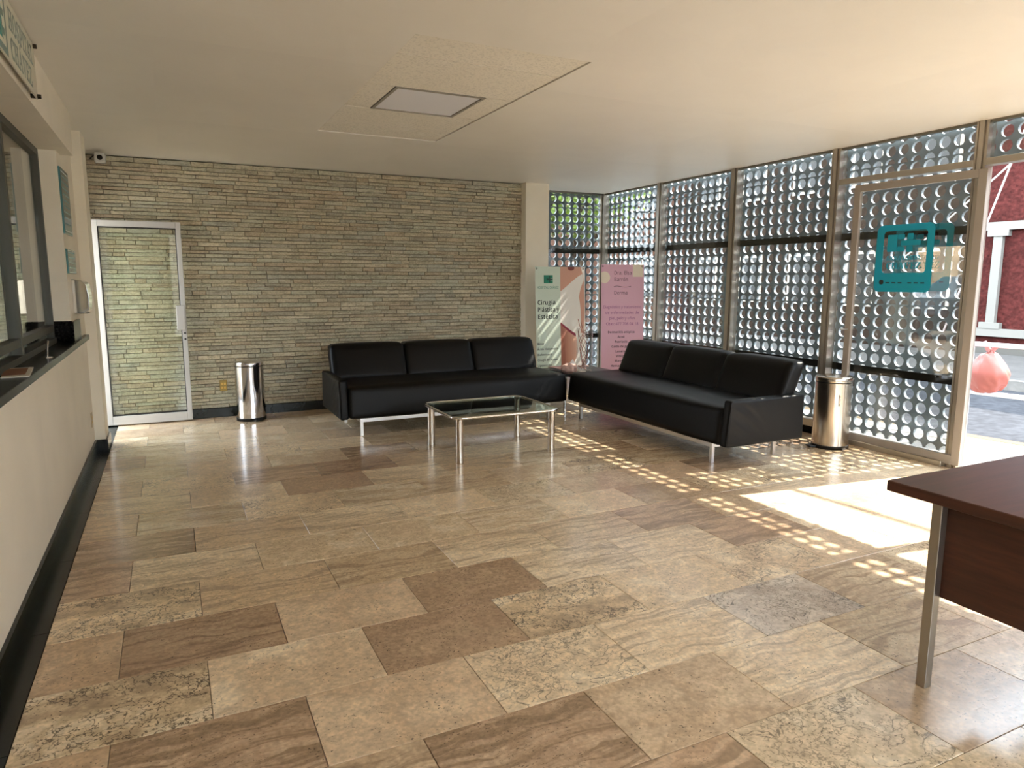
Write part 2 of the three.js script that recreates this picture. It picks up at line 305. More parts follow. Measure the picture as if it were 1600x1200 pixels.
// reception window in its recess
const win1 = struct('window_1', 'sliding reception window in dark aluminium frame', 'window');
{
  const x0 = XL - 0.15, x1 = XL - 0.115, zs = [-5.83, -4.62, -3.3, -1.9, -0.4, 1.2];
  const fr = [B(x0, x1 + 0.01, 2.285, 2.33, -5.87, 1.2), B(x0, x1 + 0.02, 1.005, 1.04, -5.87, 1.2), B(x0, x1 + 0.01, 1.085, 1.13, -5.83, 1.2), B(x0, x1 + 0.01, 1.04, 2.285, -5.87, -5.835)];
  M('frame', fr, aluGreen, win1);
  for (let i = 1; i < 5; i++) M('mullion', B(x0, x1 + 0.015, 1.04, 2.285, zs[i] - 0.026, zs[i] + 0.026), aluGreen, win1);
  for (let i = 0; i < 5; i++) M('pane', B(x0 + 0.014, x0 + 0.02, 1.12, 2.29, zs[i] + 0.01, zs[i + 1] - 0.02), glassTint, win1);
  M('lower_pane', B(x0 + 0.014, x0 + 0.02, 1.03, 1.09, -5.83, 1.2), glassTint, win1);
  // the office behind
  const off = struct('wall_office', 'pale walls of the dim office behind the reception window', 'wall');
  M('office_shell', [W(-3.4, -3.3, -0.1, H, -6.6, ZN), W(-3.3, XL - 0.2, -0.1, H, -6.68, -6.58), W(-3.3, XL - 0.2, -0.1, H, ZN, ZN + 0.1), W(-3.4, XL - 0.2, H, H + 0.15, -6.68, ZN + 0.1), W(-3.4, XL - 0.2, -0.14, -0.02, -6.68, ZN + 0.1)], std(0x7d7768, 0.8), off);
}
const counter = thing('counter_ledge', 'long black granite ledge under the reception window', 'counter', [0, 0, 0]);
M('ledge', metricUV(RB(XL - 0.3, XL + 0.035, 0.965, 1.005, -6.62, 1.15, 0.004), 2), graniteMat, counter);
M('upstand', metricUV(B(XL - 0.105, XL + 0.004, 1.005, 1.155, -5.885, -5.868), 2), graniteMat, counter);
M('upstand', metricUV(B(XL - 0.001, XL + 0.014, 1.005, 1.15, -6.28, -5.868), 2), graniteMat, counter);
// papers and a small pen stand on the ledge
{
  const p = thing('magazine', 'open magazine lying on the black reception ledge', 'magazine', [-0.67, 1.006, -4.02], 0.1);
  M('pages', RB(-0.06, 0.05, 0, 0.006, -0.2, 0.18, 0.002), std(0xd8d2c4, 0.6), p); M('cover', B(-0.062, 0.03, 0.0062, 0.0075, -0.16, 0.12), std(0x7a4a30, 0.5), p);
  const t = thing('pen_stand', 'small chrome chained pen stand on the reception ledge', 'pen', [-0.65, 1.006, -4.75]);
  M('foot', CY(0.03, 0.028, 0.006, 0, 0, 0), chrome, t); M('pen', TU([[0, 0.005, 0], [0.004, 0.05, 0.006], [0.012, 0.1, 0.016]], 0.005), chrome, t);
}
const font = await new FontLoader().loadAsync('fonts/droid/droid_serif_bold.typeface.json');
// acrylic name sign on the beam
{
  const t = thing('wall_sign', 'clear acrylic name sign with teal lettering on the beam', 'sign', [-0.56, 2.345, -4.37], 0);
  const tex = canvasTex(1024, 256, (c, w, h) => {
    c.fillStyle = '#d8d0bc'; c.fillRect(0, 0, w, h); c.fillStyle = '#2f7d80'; c.fillRect(150, 8, 190, 240); c.fillStyle = '#d8d0bc'; c.fillRect(178, 36, 134, 184);
    c.fillStyle = '#1f8f86'; c.fillRect(190, 60, 70, 140); c.fillRect(250, 80, 50, 30); c.fillRect(250, 150, 50, 30);
    c.fillStyle = '#2f7d80'; c.font = 'bold 118px serif'; c.textBaseline = 'middle'; c.strokeStyle = '#2f7d80'; c.lineWidth = 4; for (const [q, y] of [['HOSPITAL', 72], ['CHÁVEZ', 188]]) { c.fillText(q, 400, y, 580); c.strokeText(q, 400, y, 580); }
  });
  const g = new THREE.PlaneGeometry(1.08, 0.262).rotateY(Math.PI / 2).translate(0.0285, 0.136, 0.54);
  M('plate', B(0.022, 0.028, 0.005, 0.267, 0, 1.08), phys(0xe6e0d0, 0.15, 0, {}), t);
  M('lettering', g, std(0xffffff, 0.25, 0, { map: tex }), t);
  for (const [y, z] of [[0.255, 0.014], [0.017, 0.014], [0.255, 1.066], [0.017, 1.066]]) M('standoff', new THREE.CylinderGeometry(0.011, 0.011, 0.045, 16).rotateZ(Math.PI / 2).translate(0.0225, y, z), std(0x4b4438, 0.3, 0.9), t);
}
// teal plaques beside the window
function plaque(name, label, y0, y1, z0, z1, rows) {
  const t = thing(name, label, 'plaque', [XL, y0, z0]);
  const tex = canvasTex(256, 256, (c, w, h) => {
    c.fillStyle = '#1f5f68'; c.fillRect(0, 0, w, h); c.strokeStyle = '#dfe4df'; c.lineWidth = 6; c.beginPath(); c.moveTo(10, 10); c.lineTo(246, 10); c.moveTo(10, 246); c.lineTo(246, 246); c.stroke();
    c.fillStyle = '#86b0b0'; const n = rows; for (let i = 0; i < n; i++) { const y = 26 + i * (212 / n); for (let x = 24; x < 225;) { const k = 10 + 30 * hsh(i, x, 5); c.fillRect(x, y, Math.min(k, 228 - x), 212 / n * 0.26); x += k + 8; } }
  });
  M('plate', B(0, 0.012, 0, y1 - y0, 0, z1 - z0), std(0x4d7f84, 0.2), t);
  M('print', new THREE.PlaneGeometry((z1 - z0) * 0.97, (y1 - y0) * 0.97).rotateY(Math.PI / 2).translate(0.0126, (y1 - y0) / 2, (z1 - z0) / 2), std(0xffffff, 0.25, 0, { map: tex }), t);
}
plaque('wall_plaque', 'tall teal directory plaque with rows of print, upper of two', 1.77, 2.23, -6.33, -5.89, 9);
plaque('wall_plaque', 'small teal notice plaque just above the chrome dispenser', 1.49, 1.665, -6.36, -5.9, 4);
// chrome towel dispenser
{
  const t = thing('towel_dispenser', 'curved chrome paper towel dispenser on cream wall', 'dispenser', [XL, 1.2, -6.06]);
  const pr = [[0, 0], [0.07, 0], [0.098, 0.02], [0.105, 0.12], [0.092, 0.215], [0.06, 0.245], [0, 0.25]];
  const s = new THREE.Shape(pr.map((p) => new THREE.Vector2(...p)));
  M('cover', new THREE.ExtrudeGeometry(s, { depth: 0.25, bevelEnabled: true, bevelSize: 0.004, bevelThickness: 0.004, bevelOffset: -0.004, bevelSegments: 2 }).translate(0, 0, -0.27), chrome, t);
  M('slot', B(0.03, 0.085, -0.004, 0.001, -0.24, -0.05), blackPlastic, t);
}
// safety signs high on the wall by the corridor
function safety(label, y0, y1, z0, z1, col, txt) {
  const t = thing('safety_sign', label, 'sign', [XL - 0.01, y0, z0]);
  const tex = canvasTex(256, 128, (c, w, h) => { c.fillStyle = col; c.fillRect(0, 0, w, h); c.fillStyle = '#d8d8d0'; c.font = 'bold 40px sans-serif'; c.textAlign = 'center'; c.fillRect(16, 20, 70, 88); c.fillStyle = col; c.fillRect(34, 36, 34, 60); c.fillStyle = '#d8d8d0'; c.fillText(txt[0], 168, 56, 150); c.fillText(txt[1], 168, 102, 150); });
  M('plate', B(0, 0.004, 0, y1 - y0, 0, z1 - z0), std(col, 0.4), t);
  M('print', new THREE.PlaneGeometry((z1 - z0) * 0.98, (y1 - y0) * 0.98).rotateY(Math.PI / 2).translate(0.0046, (y1 - y0) / 2, (z1 - z0) / 2), std(0xffffff, 0.4, 0, { map: tex }), t);
}
safety('green safety sign high on wall, above the red one', 2.31, 2.45, -7.82, -7.5, '#2c5a45', ['', '']);
safety('red safety sign high on wall, under the green one', 2.12, 2.265, -7.86, -7.5, '#a8392f', ['', '']);
// small dome-less camera under the ceiling
{
  const t = thing('security_camera', 'small white security camera in upper corner of stone wall', 'camera', [-0.49, 2.55, -7.62]);
  M('housing', RB(-0.045, 0.045, -0.045, 0.045, -0.06, 0.03, 0.014, 3), std(0xcfcdc8, 0.35), t);
  M('lens', new THREE.CylinderGeometry(0.022, 0.024, 0.012, 24).rotateX(Math.PI / 2).translate(0, 0, 0.035), std(0x050505, 0.08), t);
  M('arm', TU([[0, 0, -0.05], [-0.03, 0.005, -0.14], [-0.05, 0.0, -0.3]], 0.016), std(0x8d8b86, 0.5), t);
  M('cable', TU([[0.01, 0.03, -0.04], [0.02, 0.055, -0.1], [-0.05, 0.055, -0.2], [-0.1, 0.03, -0.29]], 0.006), blackPlastic, t);
}
function outlet(label, x, y, z, turn, col, holes) {
  const t = thing('wall_outlet', label, 'outlet', [x, y, z], turn);
  M('plate', RB(-0.036, 0.036, -0.06, 0.06, 0, 0.007, 0.003), std(col, 0.35, 0.3), t);
  for (const [px, py] of holes) M('socket', B(px - 0.011, px + 0.011, py - 0.012, py + 0.012, 0.007, 0.009), std(0xc9a24c, 0.4, 0.2), t);
}
outlet('brass wall outlet on the stone wall left of the bin', 0.46, 0.335, ZB + 0.008, 0, 0x8d7434, [[-0.014, 0.02], [0.014, 0.02], [-0.014, -0.02], [0.014, -0.02]]);
outlet('plain wall outlet low on the cream counter wall', XL, 0.3, -6.6, Math.PI / 2, 0xb9a88a, [[0, 0.02], [0, -0.02]]);

// door 1: white aluminium glass leaf folded open against the stone wall
{
  const d = struct('door_1', 'white aluminium framed glass door standing open against stone wall', 'door');
  const x0 = -0.625, x1 = 0.145, z0 = -7.865, z1 = -7.82;
  M('stile', RB(x0, x0 + 0.05, 0.012, 2.01, z0, z1, 0.004), whiteMetal, d); M('stile', RB(x1 - 0.045, x1, 0.012, 2.01, z0, z1, 0.004), whiteMetal, d);
  M('rail', RB(x0 + 0.05, x1 - 0.045, 1.95, 2.01, z0, z1, 0.004), whiteMetal, d); M('rail', RB(x0 + 0.05, x1 - 0.045, 0.012, 0.1, z0, z1, 0.004), whiteMetal, d);
  M('pane', B(x0 + 0.045, x1 - 0.04, 0.095, 1.955, -7.847, -7.841), glassTint, d);
  M('gasket', [B(x0 + 0.048, x0 + 0.058, 0.1, 1.95, -7.852, -7.832), B(x1 - 0.053, x1 - 0.043, 0.1, 1.95, -7.852, -7.832), B(x0 + 0.05, x1 - 0.045, 0.1, 0.11, -7.852, -7.832), B(x0 + 0.05, x1 - 0.045, 1.94, 1.95, -7.852, -7.832)], blackPlastic, d);
  M('handle', [RB(x1 - 0.09, x1 - 0.012, 0.945, 1.19, z1, z1 + 0.035, 0.006)], whiteMetal, d);
  M('lock', [B(x1 - 0.03, x1 - 0.012, 0.9, 0.918, z1, z1 + 0.003), B(x1 - 0.03, x1 - 0.012, 0.84, 0.858, z1, z1 + 0.003)], blackPlastic, d);
  M('hinge', [CY(0.011, 0.011, 0.1, x0 - 0.005, 1.9, z0 + 0.02), CY(0.011, 0.011, 0.1, x0 - 0.005, 0.08, z0 + 0.02)], aluDark, d);
  const tr = struct('trim_1', 'white aluminium jamb of the side opening', 'trim');
  M('jamb', [B(XL - 0.06, XL + 0.004, 0, 2.05, -7.9, -7.866), B(XL - 0.06, XL + 0.004, 0, 2.05, -7.09, -7.055), B(XL - 0.06, XL + 0.004, 2.02, 2.06, -7.866, -7.09)], whiteMetal, tr);
}

// ------------------------------------------------------------------ glass front on the right: posts, panes, perforated screens
const PZ = 0.115, PY = 0.585 / 5.5, HR = 0.0445, ST = 0.028;
// a perforated panel: nz half pitches wide, hole centres on its side edges, half holes along its lower edge. skip(k, j) leaves a cell out.
function perforated(nz, rows, skip) {
  const hx = PZ / 2, hy = PY / 2, S = 5, t = ST / 2, faces = { P: [], N: [], U: [] }, holeWalls = { P: [], N: [], U: [] };
  let { P, N, U } = faces;
  const tri = (a, b, c, n) => { for (const p of [a, b, c]) { P.push(...p); U.push(p[2], p[1]); } for (const q of n) N.push(...q); };
  const quarter = (cz, cy, sz, sy) => {
    const pt = (z, y, x) => [x, cy + sy * y, cz + sz * z], arc = []; ({ P, N, U } = faces);
    for (let i = 0; i <= S; i++) { const a = i / S * Math.PI / 2; arc.push([Math.cos(a) * HR, Math.sin(a) * HR]); }
    const ring = [[hx, 0], ...arc, [0, hy]];
    for (const x of [-t, t]) {
      const nn = [[Math.sign(x), 0, 0], [Math.sign(x), 0, 0], [Math.sign(x), 0, 0]];
      for (let i = 0; i < ring.length - 1; i++) {
        const a = pt(hx, hy, x), b = pt(...ring[i], x), c = pt(...ring[i + 1], x);
        const flip = (sz * sy * Math.sign(x)) < 0; tri(a, flip ? c : b, flip ? b : c, nn);
      }
    }
    ({ P, N, U } = holeWalls);
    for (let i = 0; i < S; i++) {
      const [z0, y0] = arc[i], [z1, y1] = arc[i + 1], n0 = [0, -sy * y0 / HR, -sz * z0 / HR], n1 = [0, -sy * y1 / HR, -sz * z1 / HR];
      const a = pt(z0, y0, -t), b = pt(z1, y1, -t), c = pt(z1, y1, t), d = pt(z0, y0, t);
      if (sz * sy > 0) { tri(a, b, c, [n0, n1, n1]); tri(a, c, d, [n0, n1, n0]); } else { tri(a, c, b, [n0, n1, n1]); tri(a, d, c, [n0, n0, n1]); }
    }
  };
  for (let k = 0; k <= nz; k++) for (let j = 0; j <= rows; j++) {
    if (skip?.(k, j)) continue;
    for (const sz of [-1, 1]) for (const sy of [-1, 1]) { if ((k === 0 && sz < 0) || (k === nz && sz > 0) || (j === 0 && sy < 0)) continue; quarter(k * PZ, j * PY, sz, sy); }
  }
  return [faces, holeWalls].map((q) => { const g = new THREE.BufferGeometry(); g.setAttribute('position', new THREE.Float32BufferAttribute(q.P, 3)); g.setAttribute('normal', new THREE.Float32BufferAttribute(q.N, 3)); g.setAttribute('uv', new THREE.Float32BufferAttribute(q.U, 2)); return g; });
}
const screenMap = dataTex(256, 256, (u, v) => { const n = 1 + 0.16 * (fbm(u * 12, v * 12, 61, 4) - 0.5); return [136 * n, 154 * n, 166 * n]; });
const lightenedHoleMat = std(0xb4bec4, 0.5);  // paler than the panel faces: light on the hole walls put into the colour
const screenMat = phys(0xffffff, 0.6, 0, { map: screenMap, specularIntensity: 0.4 });
const screenGeo = perforated(11, 5), screenGeoTop = perforated(11, 2), transomGeo = perforated(11, 3), XS = 5.575;
const YM = [0.09, 0.672, 1.257, 1.846, 2.431];                  // feet of the stacked panels
function screenBay(label, z0, opt = {}) {
  const t = thing('perforated_screen', label, 'screen', [XS, 0, z0]);
  if (opt.turn) { t.position.set(...opt.at); t.rotation.y = opt.turn; }
  YM.forEach((y, i) => {
    if (opt.from && i < 4) return;
    const [gf, gl] = i < 4 ? screenGeo : opt.geo ?? (opt.from ? transomGeo : screenGeoTop), m = M('panel', gf, screenMat, t); M('lightened_hole_wall', gl, lightenedHoleMat, m); m.position.y = opt.from && i === 4 ? 2.33 : y;
  });
  if (!opt.from) for (const y of [0.672, 1.846]) M('rail', B(-0.04, -0.018, y - 0.032, y + 0.032, 0.05, 11 * PZ - 0.05), blackSteel, t);
  return t;
}
const posts = [-8.345, -7.08, -5.815, -4.55, -3.285, -2.09, -0.825, 0.44, 1.705];
function post(x, z, y0 = 0, y1 = H) {
  return [B(x - 0.055, x + 0.05, y0, y1, z - 0.018, z + 0.018), B(x - 0.045, x + 0.045, y0, y1, z - 0.045, z - 0.03), B(x - 0.045, x + 0.045, y0, y1, z + 0.03, z + 0.045), B(x - 0.035, x + 0.04, y0, y1, z - 0.031, z - 0.017), B(x - 0.035, x + 0.04, y0, y1, z + 0.017, z + 0.031)];
}
const front = struct('wall_right', 'glazed front of aluminium posts and rails', 'wall');
posts.forEach((z) => M('post', post(XF, z), alu, front));
M('post', [B(4.31, 4.35, 0, H, -8.4, -8.3)], alu, front);
const bays = [['window_4', -8.345, -7.08], ['window_5', -7.08, -5.815], ['window_6', -5.815, -4.55]];
M('head_rail', [B(XF - 0.03, XF + 0.015, H - 0.02, H, -8.345, ZN), B(4.35, XF, H - 0.02, H, -8.38, -8.31)], aluDark, front);
M('sill_rail', [...bays.map(([, a, b]) => RB(XF - 0.04, XF + 0.04, 0.07, 0.14, a + 0.045, b - 0.045, 0.004)), RB(4.35, XF - 0.05, 0.07, 0.14, -8.38, -8.31, 0.004)], alu, front);
M('plinth', [B(XF - 0.035, XF + 0.11, -0.05, 0.07, -8.345, -4.55), B(4.3, XF, -0.05, 0.07, -8.46, -8.3)], graniteMat, front);
const bayNote = ['in the corner bay', 'of second bay, behind the sofa', 'of third bay, left of the bin'];
bays.forEach(([n, a, b], i) => {
  const w = struct(n, 'large glass pane ' + bayNote[i], 'window');
  M('pane', B(XF - 0.003, XF + 0.003, 0.13, H - 0.015, a + 0.03, b - 0.03), glassGrey, w);
});
const winB = struct('window_7', 'narrow glass pane beside the white pillar', 'window');
M('pane', B(4.34, XF - 0.04, 0.13, H - 0.015, -8.348, -8.342), glassGrey, winB);
screenBay('perforated screen outside the corner bay behind the pink banner', posts[0]);
screenBay('perforated screen outside the bay right of the pink banner', posts[1]);
screenBay('perforated screen outside the bay behind the bin-side end of the sofa', posts[2]);
screenBay('perforated screen outside the sliding glass door', posts[3]);
screenBay('perforated screen strip over the open entrance', -3.285, { from: 2.4, geo: perforated(10, 3) });
screenBay('perforated screen strip over the clear side pane, out by the desk', -2.09, { from: 2.4 });
screenBay('perforated screen outside the bay beside the viewer', posts[6]);
screenBay('perforated screen outside the last bay behind the viewer', posts[7]);
screenBay('perforated screen outside the narrow pane beside the white pillar', 0, { turn: Math.PI / 2, at: [4.27, 0, -8.425] });

// entrance: transom, fixed pane, sliding leaf pushed back over it, clear pane past the opening
{
  M('transom_rail', [RB(XF - 0.05, XF + 0.045, 2.3, 2.35, -4.505, -3.33, 0.004), RB(XF - 0.05, XF + 0.045, 2.3, 2.35, -3.24, -2.135, 0.004), RB(XF - 0.05, XF + 0.045, 2.3, 2.35, -2.045, -0.87, 0.004)], alu, front);
  M('floor_track', [RB(XF - 0.09, XF + 0.05, 0.0, 0.045, -4.505, -3.33, 0.004), B(XF - 0.02, XF + 0.02, 0, 0.012, -3.24, -2.135)], alu, front);
  const w8 = struct('window_8', 'fixed glass of the entrance with transom above', 'window');
  M('pane', B(XF + 0.022, XF + 0.028, 0.045, 2.29, -4.52, -3.31), glassDoor, w8); M('transom_pane', B(XF - 0.003, XF + 0.003, 2.33, H - 0.015, -4.52, -3.31), glassGrey, w8);
  const w9 = struct('window_9', 'glass strip above the open entrance', 'window');
  M('transom_pane', B(XF - 0.003, XF + 0.003, 2.33, H - 0.015, -3.25, -2.12), glassGrey, w9);
  const w10 = struct('window_10', 'clear glass past the entrance beside the desk', 'window');
  M('pane', B(XF - 0.003, XF + 0.003, 0.04, 2.29, -2.06, -0.86), glass, w10); M('transom_pane', B(XF - 0.003, XF + 0.003, 2.33, H - 0.015, -2.06, -0.86), glass, w10);
  for (const [n, i] of [['window_11', 6], ['window_12', 7]]) { const w = struct(n, i === 6 ? 'glass pane of the front, nearer bay past the desk' : 'glass pane of the front, last bay past the desk', 'window'); M('pane', B(XF - 0.003, XF + 0.003, 0.05, H - 0.015, posts[i] + 0.03, posts[i + 1] - 0.03), glass, w); M('sill', B(XF - 0.04, XF + 0.04, -0.02, 0.07, posts[i] + 0.045, posts[i + 1] - 0.045), alu, w); }
  const w13 = struct('wall_near_end', 'plastered end of the glazed front behind the camera', 'wall');
  M('wall_body', W(XF - 0.05, XF + 0.1, -0.1, H, 1.75, ZN), wallMat, w13);

  const d = struct('door_2', 'sliding glass entrance door with teal film emblem', 'door');
  const x0 = 5.425, x1 = 5.462, a = -4.31, b = -3.2;
  const dm = std(0x9d958d, 0.42, 0.25);
  M('stile', RB(x0, x1, 0.03, 2.275, a, a + 0.06, 0.004), dm, d); M('stile', RB(x0, x1, 0.03, 2.275, b - 0.065, b, 0.004), dm, d);
  M('rail', RB(x0, x1, 2.215, 2.275, a + 0.06, b - 0.065, 0.004), dm, d); M('rail', RB(x0, x1, 0.03, 0.105, a + 0.06, b - 0.065, 0.004), dm, d);
  M('pane', B(5.4415, 5.4455, 0.1, 2.22, a + 0.055, b - 0.06), glassDoor, d);
  M('handle', [new THREE.CylinderGeometry(0.009, 0.009, 0.09, 12).rotateZ(Math.PI / 2).translate(x0 - 0.04, 1.03, a + 0.03)], satin, d);
  // emblem film: plane facing the room; local x runs to +z
  const teal = phys(new THREE.Color(0.0, 0.40, 0.56), 0.5, 0, { transmission: 0.35, thickness: 0 });
  const flat = (shape) => new THREE.ExtrudeGeometry(shape, { depth: 0.0008, bevelEnabled: false, curveSegments: 10 });
  const rrect = (x, y, w, h, r) => { const s = new THREE.Shape(); s.moveTo(x + r, y); s.lineTo(x + w - r, y); s.absarc(x + w - r, y + r, r, -Math.PI / 2, 0); s.lineTo(x + w, y + h - r); s.absarc(x + w - r, y + h - r, r, 0, Math.PI / 2); s.lineTo(x + r, y + h); s.absarc(x + r, y + h - r, r, Math.PI / 2, Math.PI); s.lineTo(x, y + r); s.absarc(x + r, y + r, r, Math.PI, 1.5 * Math.PI); return s; };
  function emblem(parent, x, z, y, k, mat) {
    const outer = rrect(0, 0, 0.5, 0.55, 0.05); outer.holes.push(rrect(0.065, 0.155, 0.38, 0.345, 0.03));
    const list = [flat(outer)];
    const rect = (u, v, w, h) => flat(rrect(u, v, w, h, 0.008));
    list.push(rect(0.1, 0.33, 0.085, 0.14), rect(0.19, 0.43, 0.06, 0.04), rect(0.19, 0.33, 0.06, 0.04), rect(0.22, 0.378, 0.17, 0.042), rect(0.275, 0.325, 0.05, 0.05), rect(0.275, 0.424, 0.05, 0.05));
    const tx = (s, size, u, v) => { const g = new TextGeometry(s, { font, size, depth: 0.0008, curveSegments: 3 }); g.translate(u, v, 0); return g; };
    list.push(tx('SANATORIO', 0.034, 0.1, 0.262), tx('CHAVEZ', 0.052, 0.1, 0.19));
    const g = merge(list); g.scale(k, k, 1).rotateY(-Math.PI / 2); g.translate(x, y, z);
    M('film_emblem', g, mat, parent).userData.label = 'teal film emblem with lettering';
    const dots = merge([flat(rrect(0.05, 0.06, 0.04, 0.04, 0.015)), ...[0, 1, 2, 3, 4, 5].map((i) => flat(rrect(0.11 + i * 0.055 + (i > 2 ? 0.03 : 0), 0.07, 0.035, 0.01, 0.003)))]);
    dots.scale(k, k, 1).rotateY(-Math.PI / 2); dots.translate(x - 0.0012, y, z); M('film_print', dots, std(0x17201f, 0.5), parent);
  }
  emblem(d, 5.4405, -4.065, 1.365, 1, teal);
  const teal2 = phys(new THREE.Color(0.0, 0.3, 0.38), 0.5, 0, { transmission: 0.35, thickness: 0 });
  emblem(w8, 5.5205, -3.95, 1.375, 0.97, teal2);
}
// room behind the camera
const wallRear = struct('wall_rear', 'plain cream wall behind the viewer', 'wall');
M('wall_body', [W(XL - 0.2, XF + 0.1, -0.1, 0.12, ZN, ZN + 0.2), W(XL - 0.2, XF + 0.1, 2.45, H + 0.1, ZN, ZN + 0.2), W(XL - 0.2, 0.0, 0.12, 2.45, ZN, ZN + 0.2), W(5.2, XF + 0.1, 0.12, 2.45, ZN, ZN + 0.2)], wallMat, wallRear);
{
  const w = struct('window_2', 'unseen wide glazing added behind the viewer for fill light', 'window');  // unseen glazing, added to bring frontal daylight into the room
  M('pane', B(0, 5.2, 0.12, 2.45, ZN + 0.09, ZN + 0.096), glass, w);
  for (let i = 0; i <= 4; i++) M('mullion', B(i * 1.28, 0.08 + i * 1.28, 0.12, 2.45, ZN + 0.06, ZN + 0.13), alu, w);
}

// ------------------------------------------------------------------ sofas
const leather = phys(0x070707, 0.45, 0, { specularIntensity: 0.4, bumpMap: dataTex(256, 256, (u, v) => { const n = 255 * fbm(u * 40, v * 40, 55, 3); return [n, n, n]; }, false), bumpScale: 0.0003 });
function sofa(label, pos, turn, flip) {
  const t = thing('sofa', label, 'sofa', pos, turn), L = 2.41, fx = (x0, x1) => flip ? [L - x1, L - x0] : [x0, x1];
  const crease = (v, fx_, fy, fz) => { const w = 0.004 * Math.sin(v.x * 9 + v.z * 3) * Math.sin(v.x * 5.3 + 1); if (Math.abs(fy) > 0.9 || Math.abs(fz) > 0.9) v.y += w * 0.6; };
  // seat body
  const [sx0, sx1] = fx(0.078, L);
  const seat = softBox(sx1 - sx0, 0.3, 0.79, 0.035, 0.012, 60, 10, 20, (v, a, b, c) => { v.z += -(v.y) * 0.12 * (v.z > 0 ? 1 : 0); crease(v, a, b, c); });
  M('seat', metricUV2(seat.translate((sx0 + sx1) / 2, 0.32, -0.4)), leather, t);
  // three leaning back cushions
  for (let i = 0; i < 3; i++) {
    const [a, b] = fx(0.085 + i * 0.765, 0.085 + (i + 1) * 0.765 - 0.012);
    const g = softBox(b - a, 0.34, 0.17, 0.03, 0.014, 26, 12, 8);
    const p = g.attributes.position; for (let k = 0; k < p.count; k++) { const y = p.getY(k); p.setZ(k, p.getZ(k) - (y + 0.17) * 0.42); }
    g.computeVertexNormals(); M('back_cushion', metricUV2(g.translate((a + b) / 2, 0.625, -0.69)), leather, t);
  }
  // arm with a slanted front and creased outer leather
  const [ax0, ax1] = fx(0, 0.08), outer = flip ? 1 : -1;
  const arm = softBox(ax1 - ax0, 0.365, 0.83, 0.016, 0.003, 6, 34, 60, (v, a, b, c) => {
    v.z -= (v.y + 0.18) * 0.1 * (c > 0 ? c : 0);
    if (Math.sign(a) === outer && Math.abs(a) > 0.99) { const q = (v.z * 0.75 - v.y) , e = sm(-0.05, 0.25, v.z) * sm(0.4, 0.25, v.z); v.x += outer * (0.003 * Math.sin(q * 52 + 2.2 * Math.sin(v.z * 9)) * e + 0.0015 * Math.sin(q * 110) * e + 0.003 * Math.sin(v.z * 7 + v.y * 4)) * (1 - Math.abs(b) ** 6); }
  });
  M('arm', metricUV2(arm.translate((ax0 + ax1) / 2, 0.352, -0.415)), leather, t);
  M('piping', TU([[flip ? ax1 - 0.002 : ax0 + 0.002, 0.185, -0.004], [flip ? ax1 - 0.002 : ax0 + 0.002, 0.36, -0.02], [flip ? ax1 - 0.002 : ax0 + 0.002, 0.525, -0.042]], 0.0035, 16, 6), leather, t);
  // steel base
  M('rail', RB(0.19, L - 0.19, 0.13, 0.17, -0.065, -0.035, 0.003), satin, t); M('rail', RB(0.19, L - 0.19, 0.13, 0.17, -0.735, -0.705, 0.003), satin, t);
  for (const x of [0.19, L - 0.22]) M('cross_bar', RB(x, x + 0.03, 0.13, 0.17, -0.705, -0.065, 0.003), satin, t);
  for (const x of [0.19, L - 0.22]) for (const z of [-0.065, -0.735]) M('leg', RB(x, x + 0.03, 0, 0.132, z, z + 0.03, 0.003), satin, t);
  return t;
}
function metricUV2(g) { const p = g.attributes.position, uv = new Float32Array(p.count * 2); for (let i = 0; i < p.count; i++) { uv[2 * i] = p.getX(i) + p.getZ(i) * 0.7; uv[2 * i + 1] = p.getY(i) + p.getZ(i) * 0.7; } g.setAttribute('uv', new THREE.BufferAttribute(uv, 2)); return g; }
sofa('black leather three-seat sofa along the stone wall', [1.345, 0, -6.33], 0, false);
sofa('black leather three-seat sofa along the glass front', [3.8, 0, -6.41], -Math.PI / 2, true);

// coffee table
{
  const t = thing('coffee_table', 'low glass coffee table with thick chrome tube legs', 'table', [2.425, 0, -5.385]);
  const a = 0.475, b = 0.39, r = 0.09, y = 0.375;
  const ring = []; for (let i = 0; i < 4; i++) { const cx = [a - r, -(a - r), -(a - r), a - r][i], cz = [b - r, b - r, -(b - r), -(b - r)][i]; for (let k = 0; k <= 6; k++) { const q = i * Math.PI / 2 + k / 6 * Math.PI / 2; ring.push(V(cx + r * Math.cos(q), y, cz + r * Math.sin(q))); } }
  const path = new THREE.CurvePath(); for (let i = 0; i < ring.length; i++) path.add(new THREE.LineCurve3(ring[i], ring[(i + 1) % ring.length]));
  M('rim', new THREE.TubeGeometry(path, 220, 0.012, 12, true), chrome, t);
  const s = new THREE.Shape(ring.map((p) => new THREE.Vector2(p.x, p.z)));
  M('glass_top', new THREE.ExtrudeGeometry(s, { depth: 0.008, bevelEnabled: false }).rotateX(Math.PI / 2).translate(0, y + 0.006, 0), phys(new THREE.Color(0.62, 0.68, 0.65), 0.0, 0, { transmission: 1, thickness: 0, ior: 1.5 }), t);
  for (const [x, z] of [[-0.415, 0.33], [0.425, 0.32], [-0.425, -0.315], [0.42, -0.32]]) { const l = M('leg', LA([[0, 0], [0.031, 0], [0.032, 0.004], [0.032, 0.03], [0.03, 0.032], [0.03, y - 0.012], [0.024, y - 0.006], [0, y - 0.006]], 36).translate(x, 0, z), std(new THREE.Color(0.6, 0.54, 0.46), 0.14, 1), t); void l; }
}

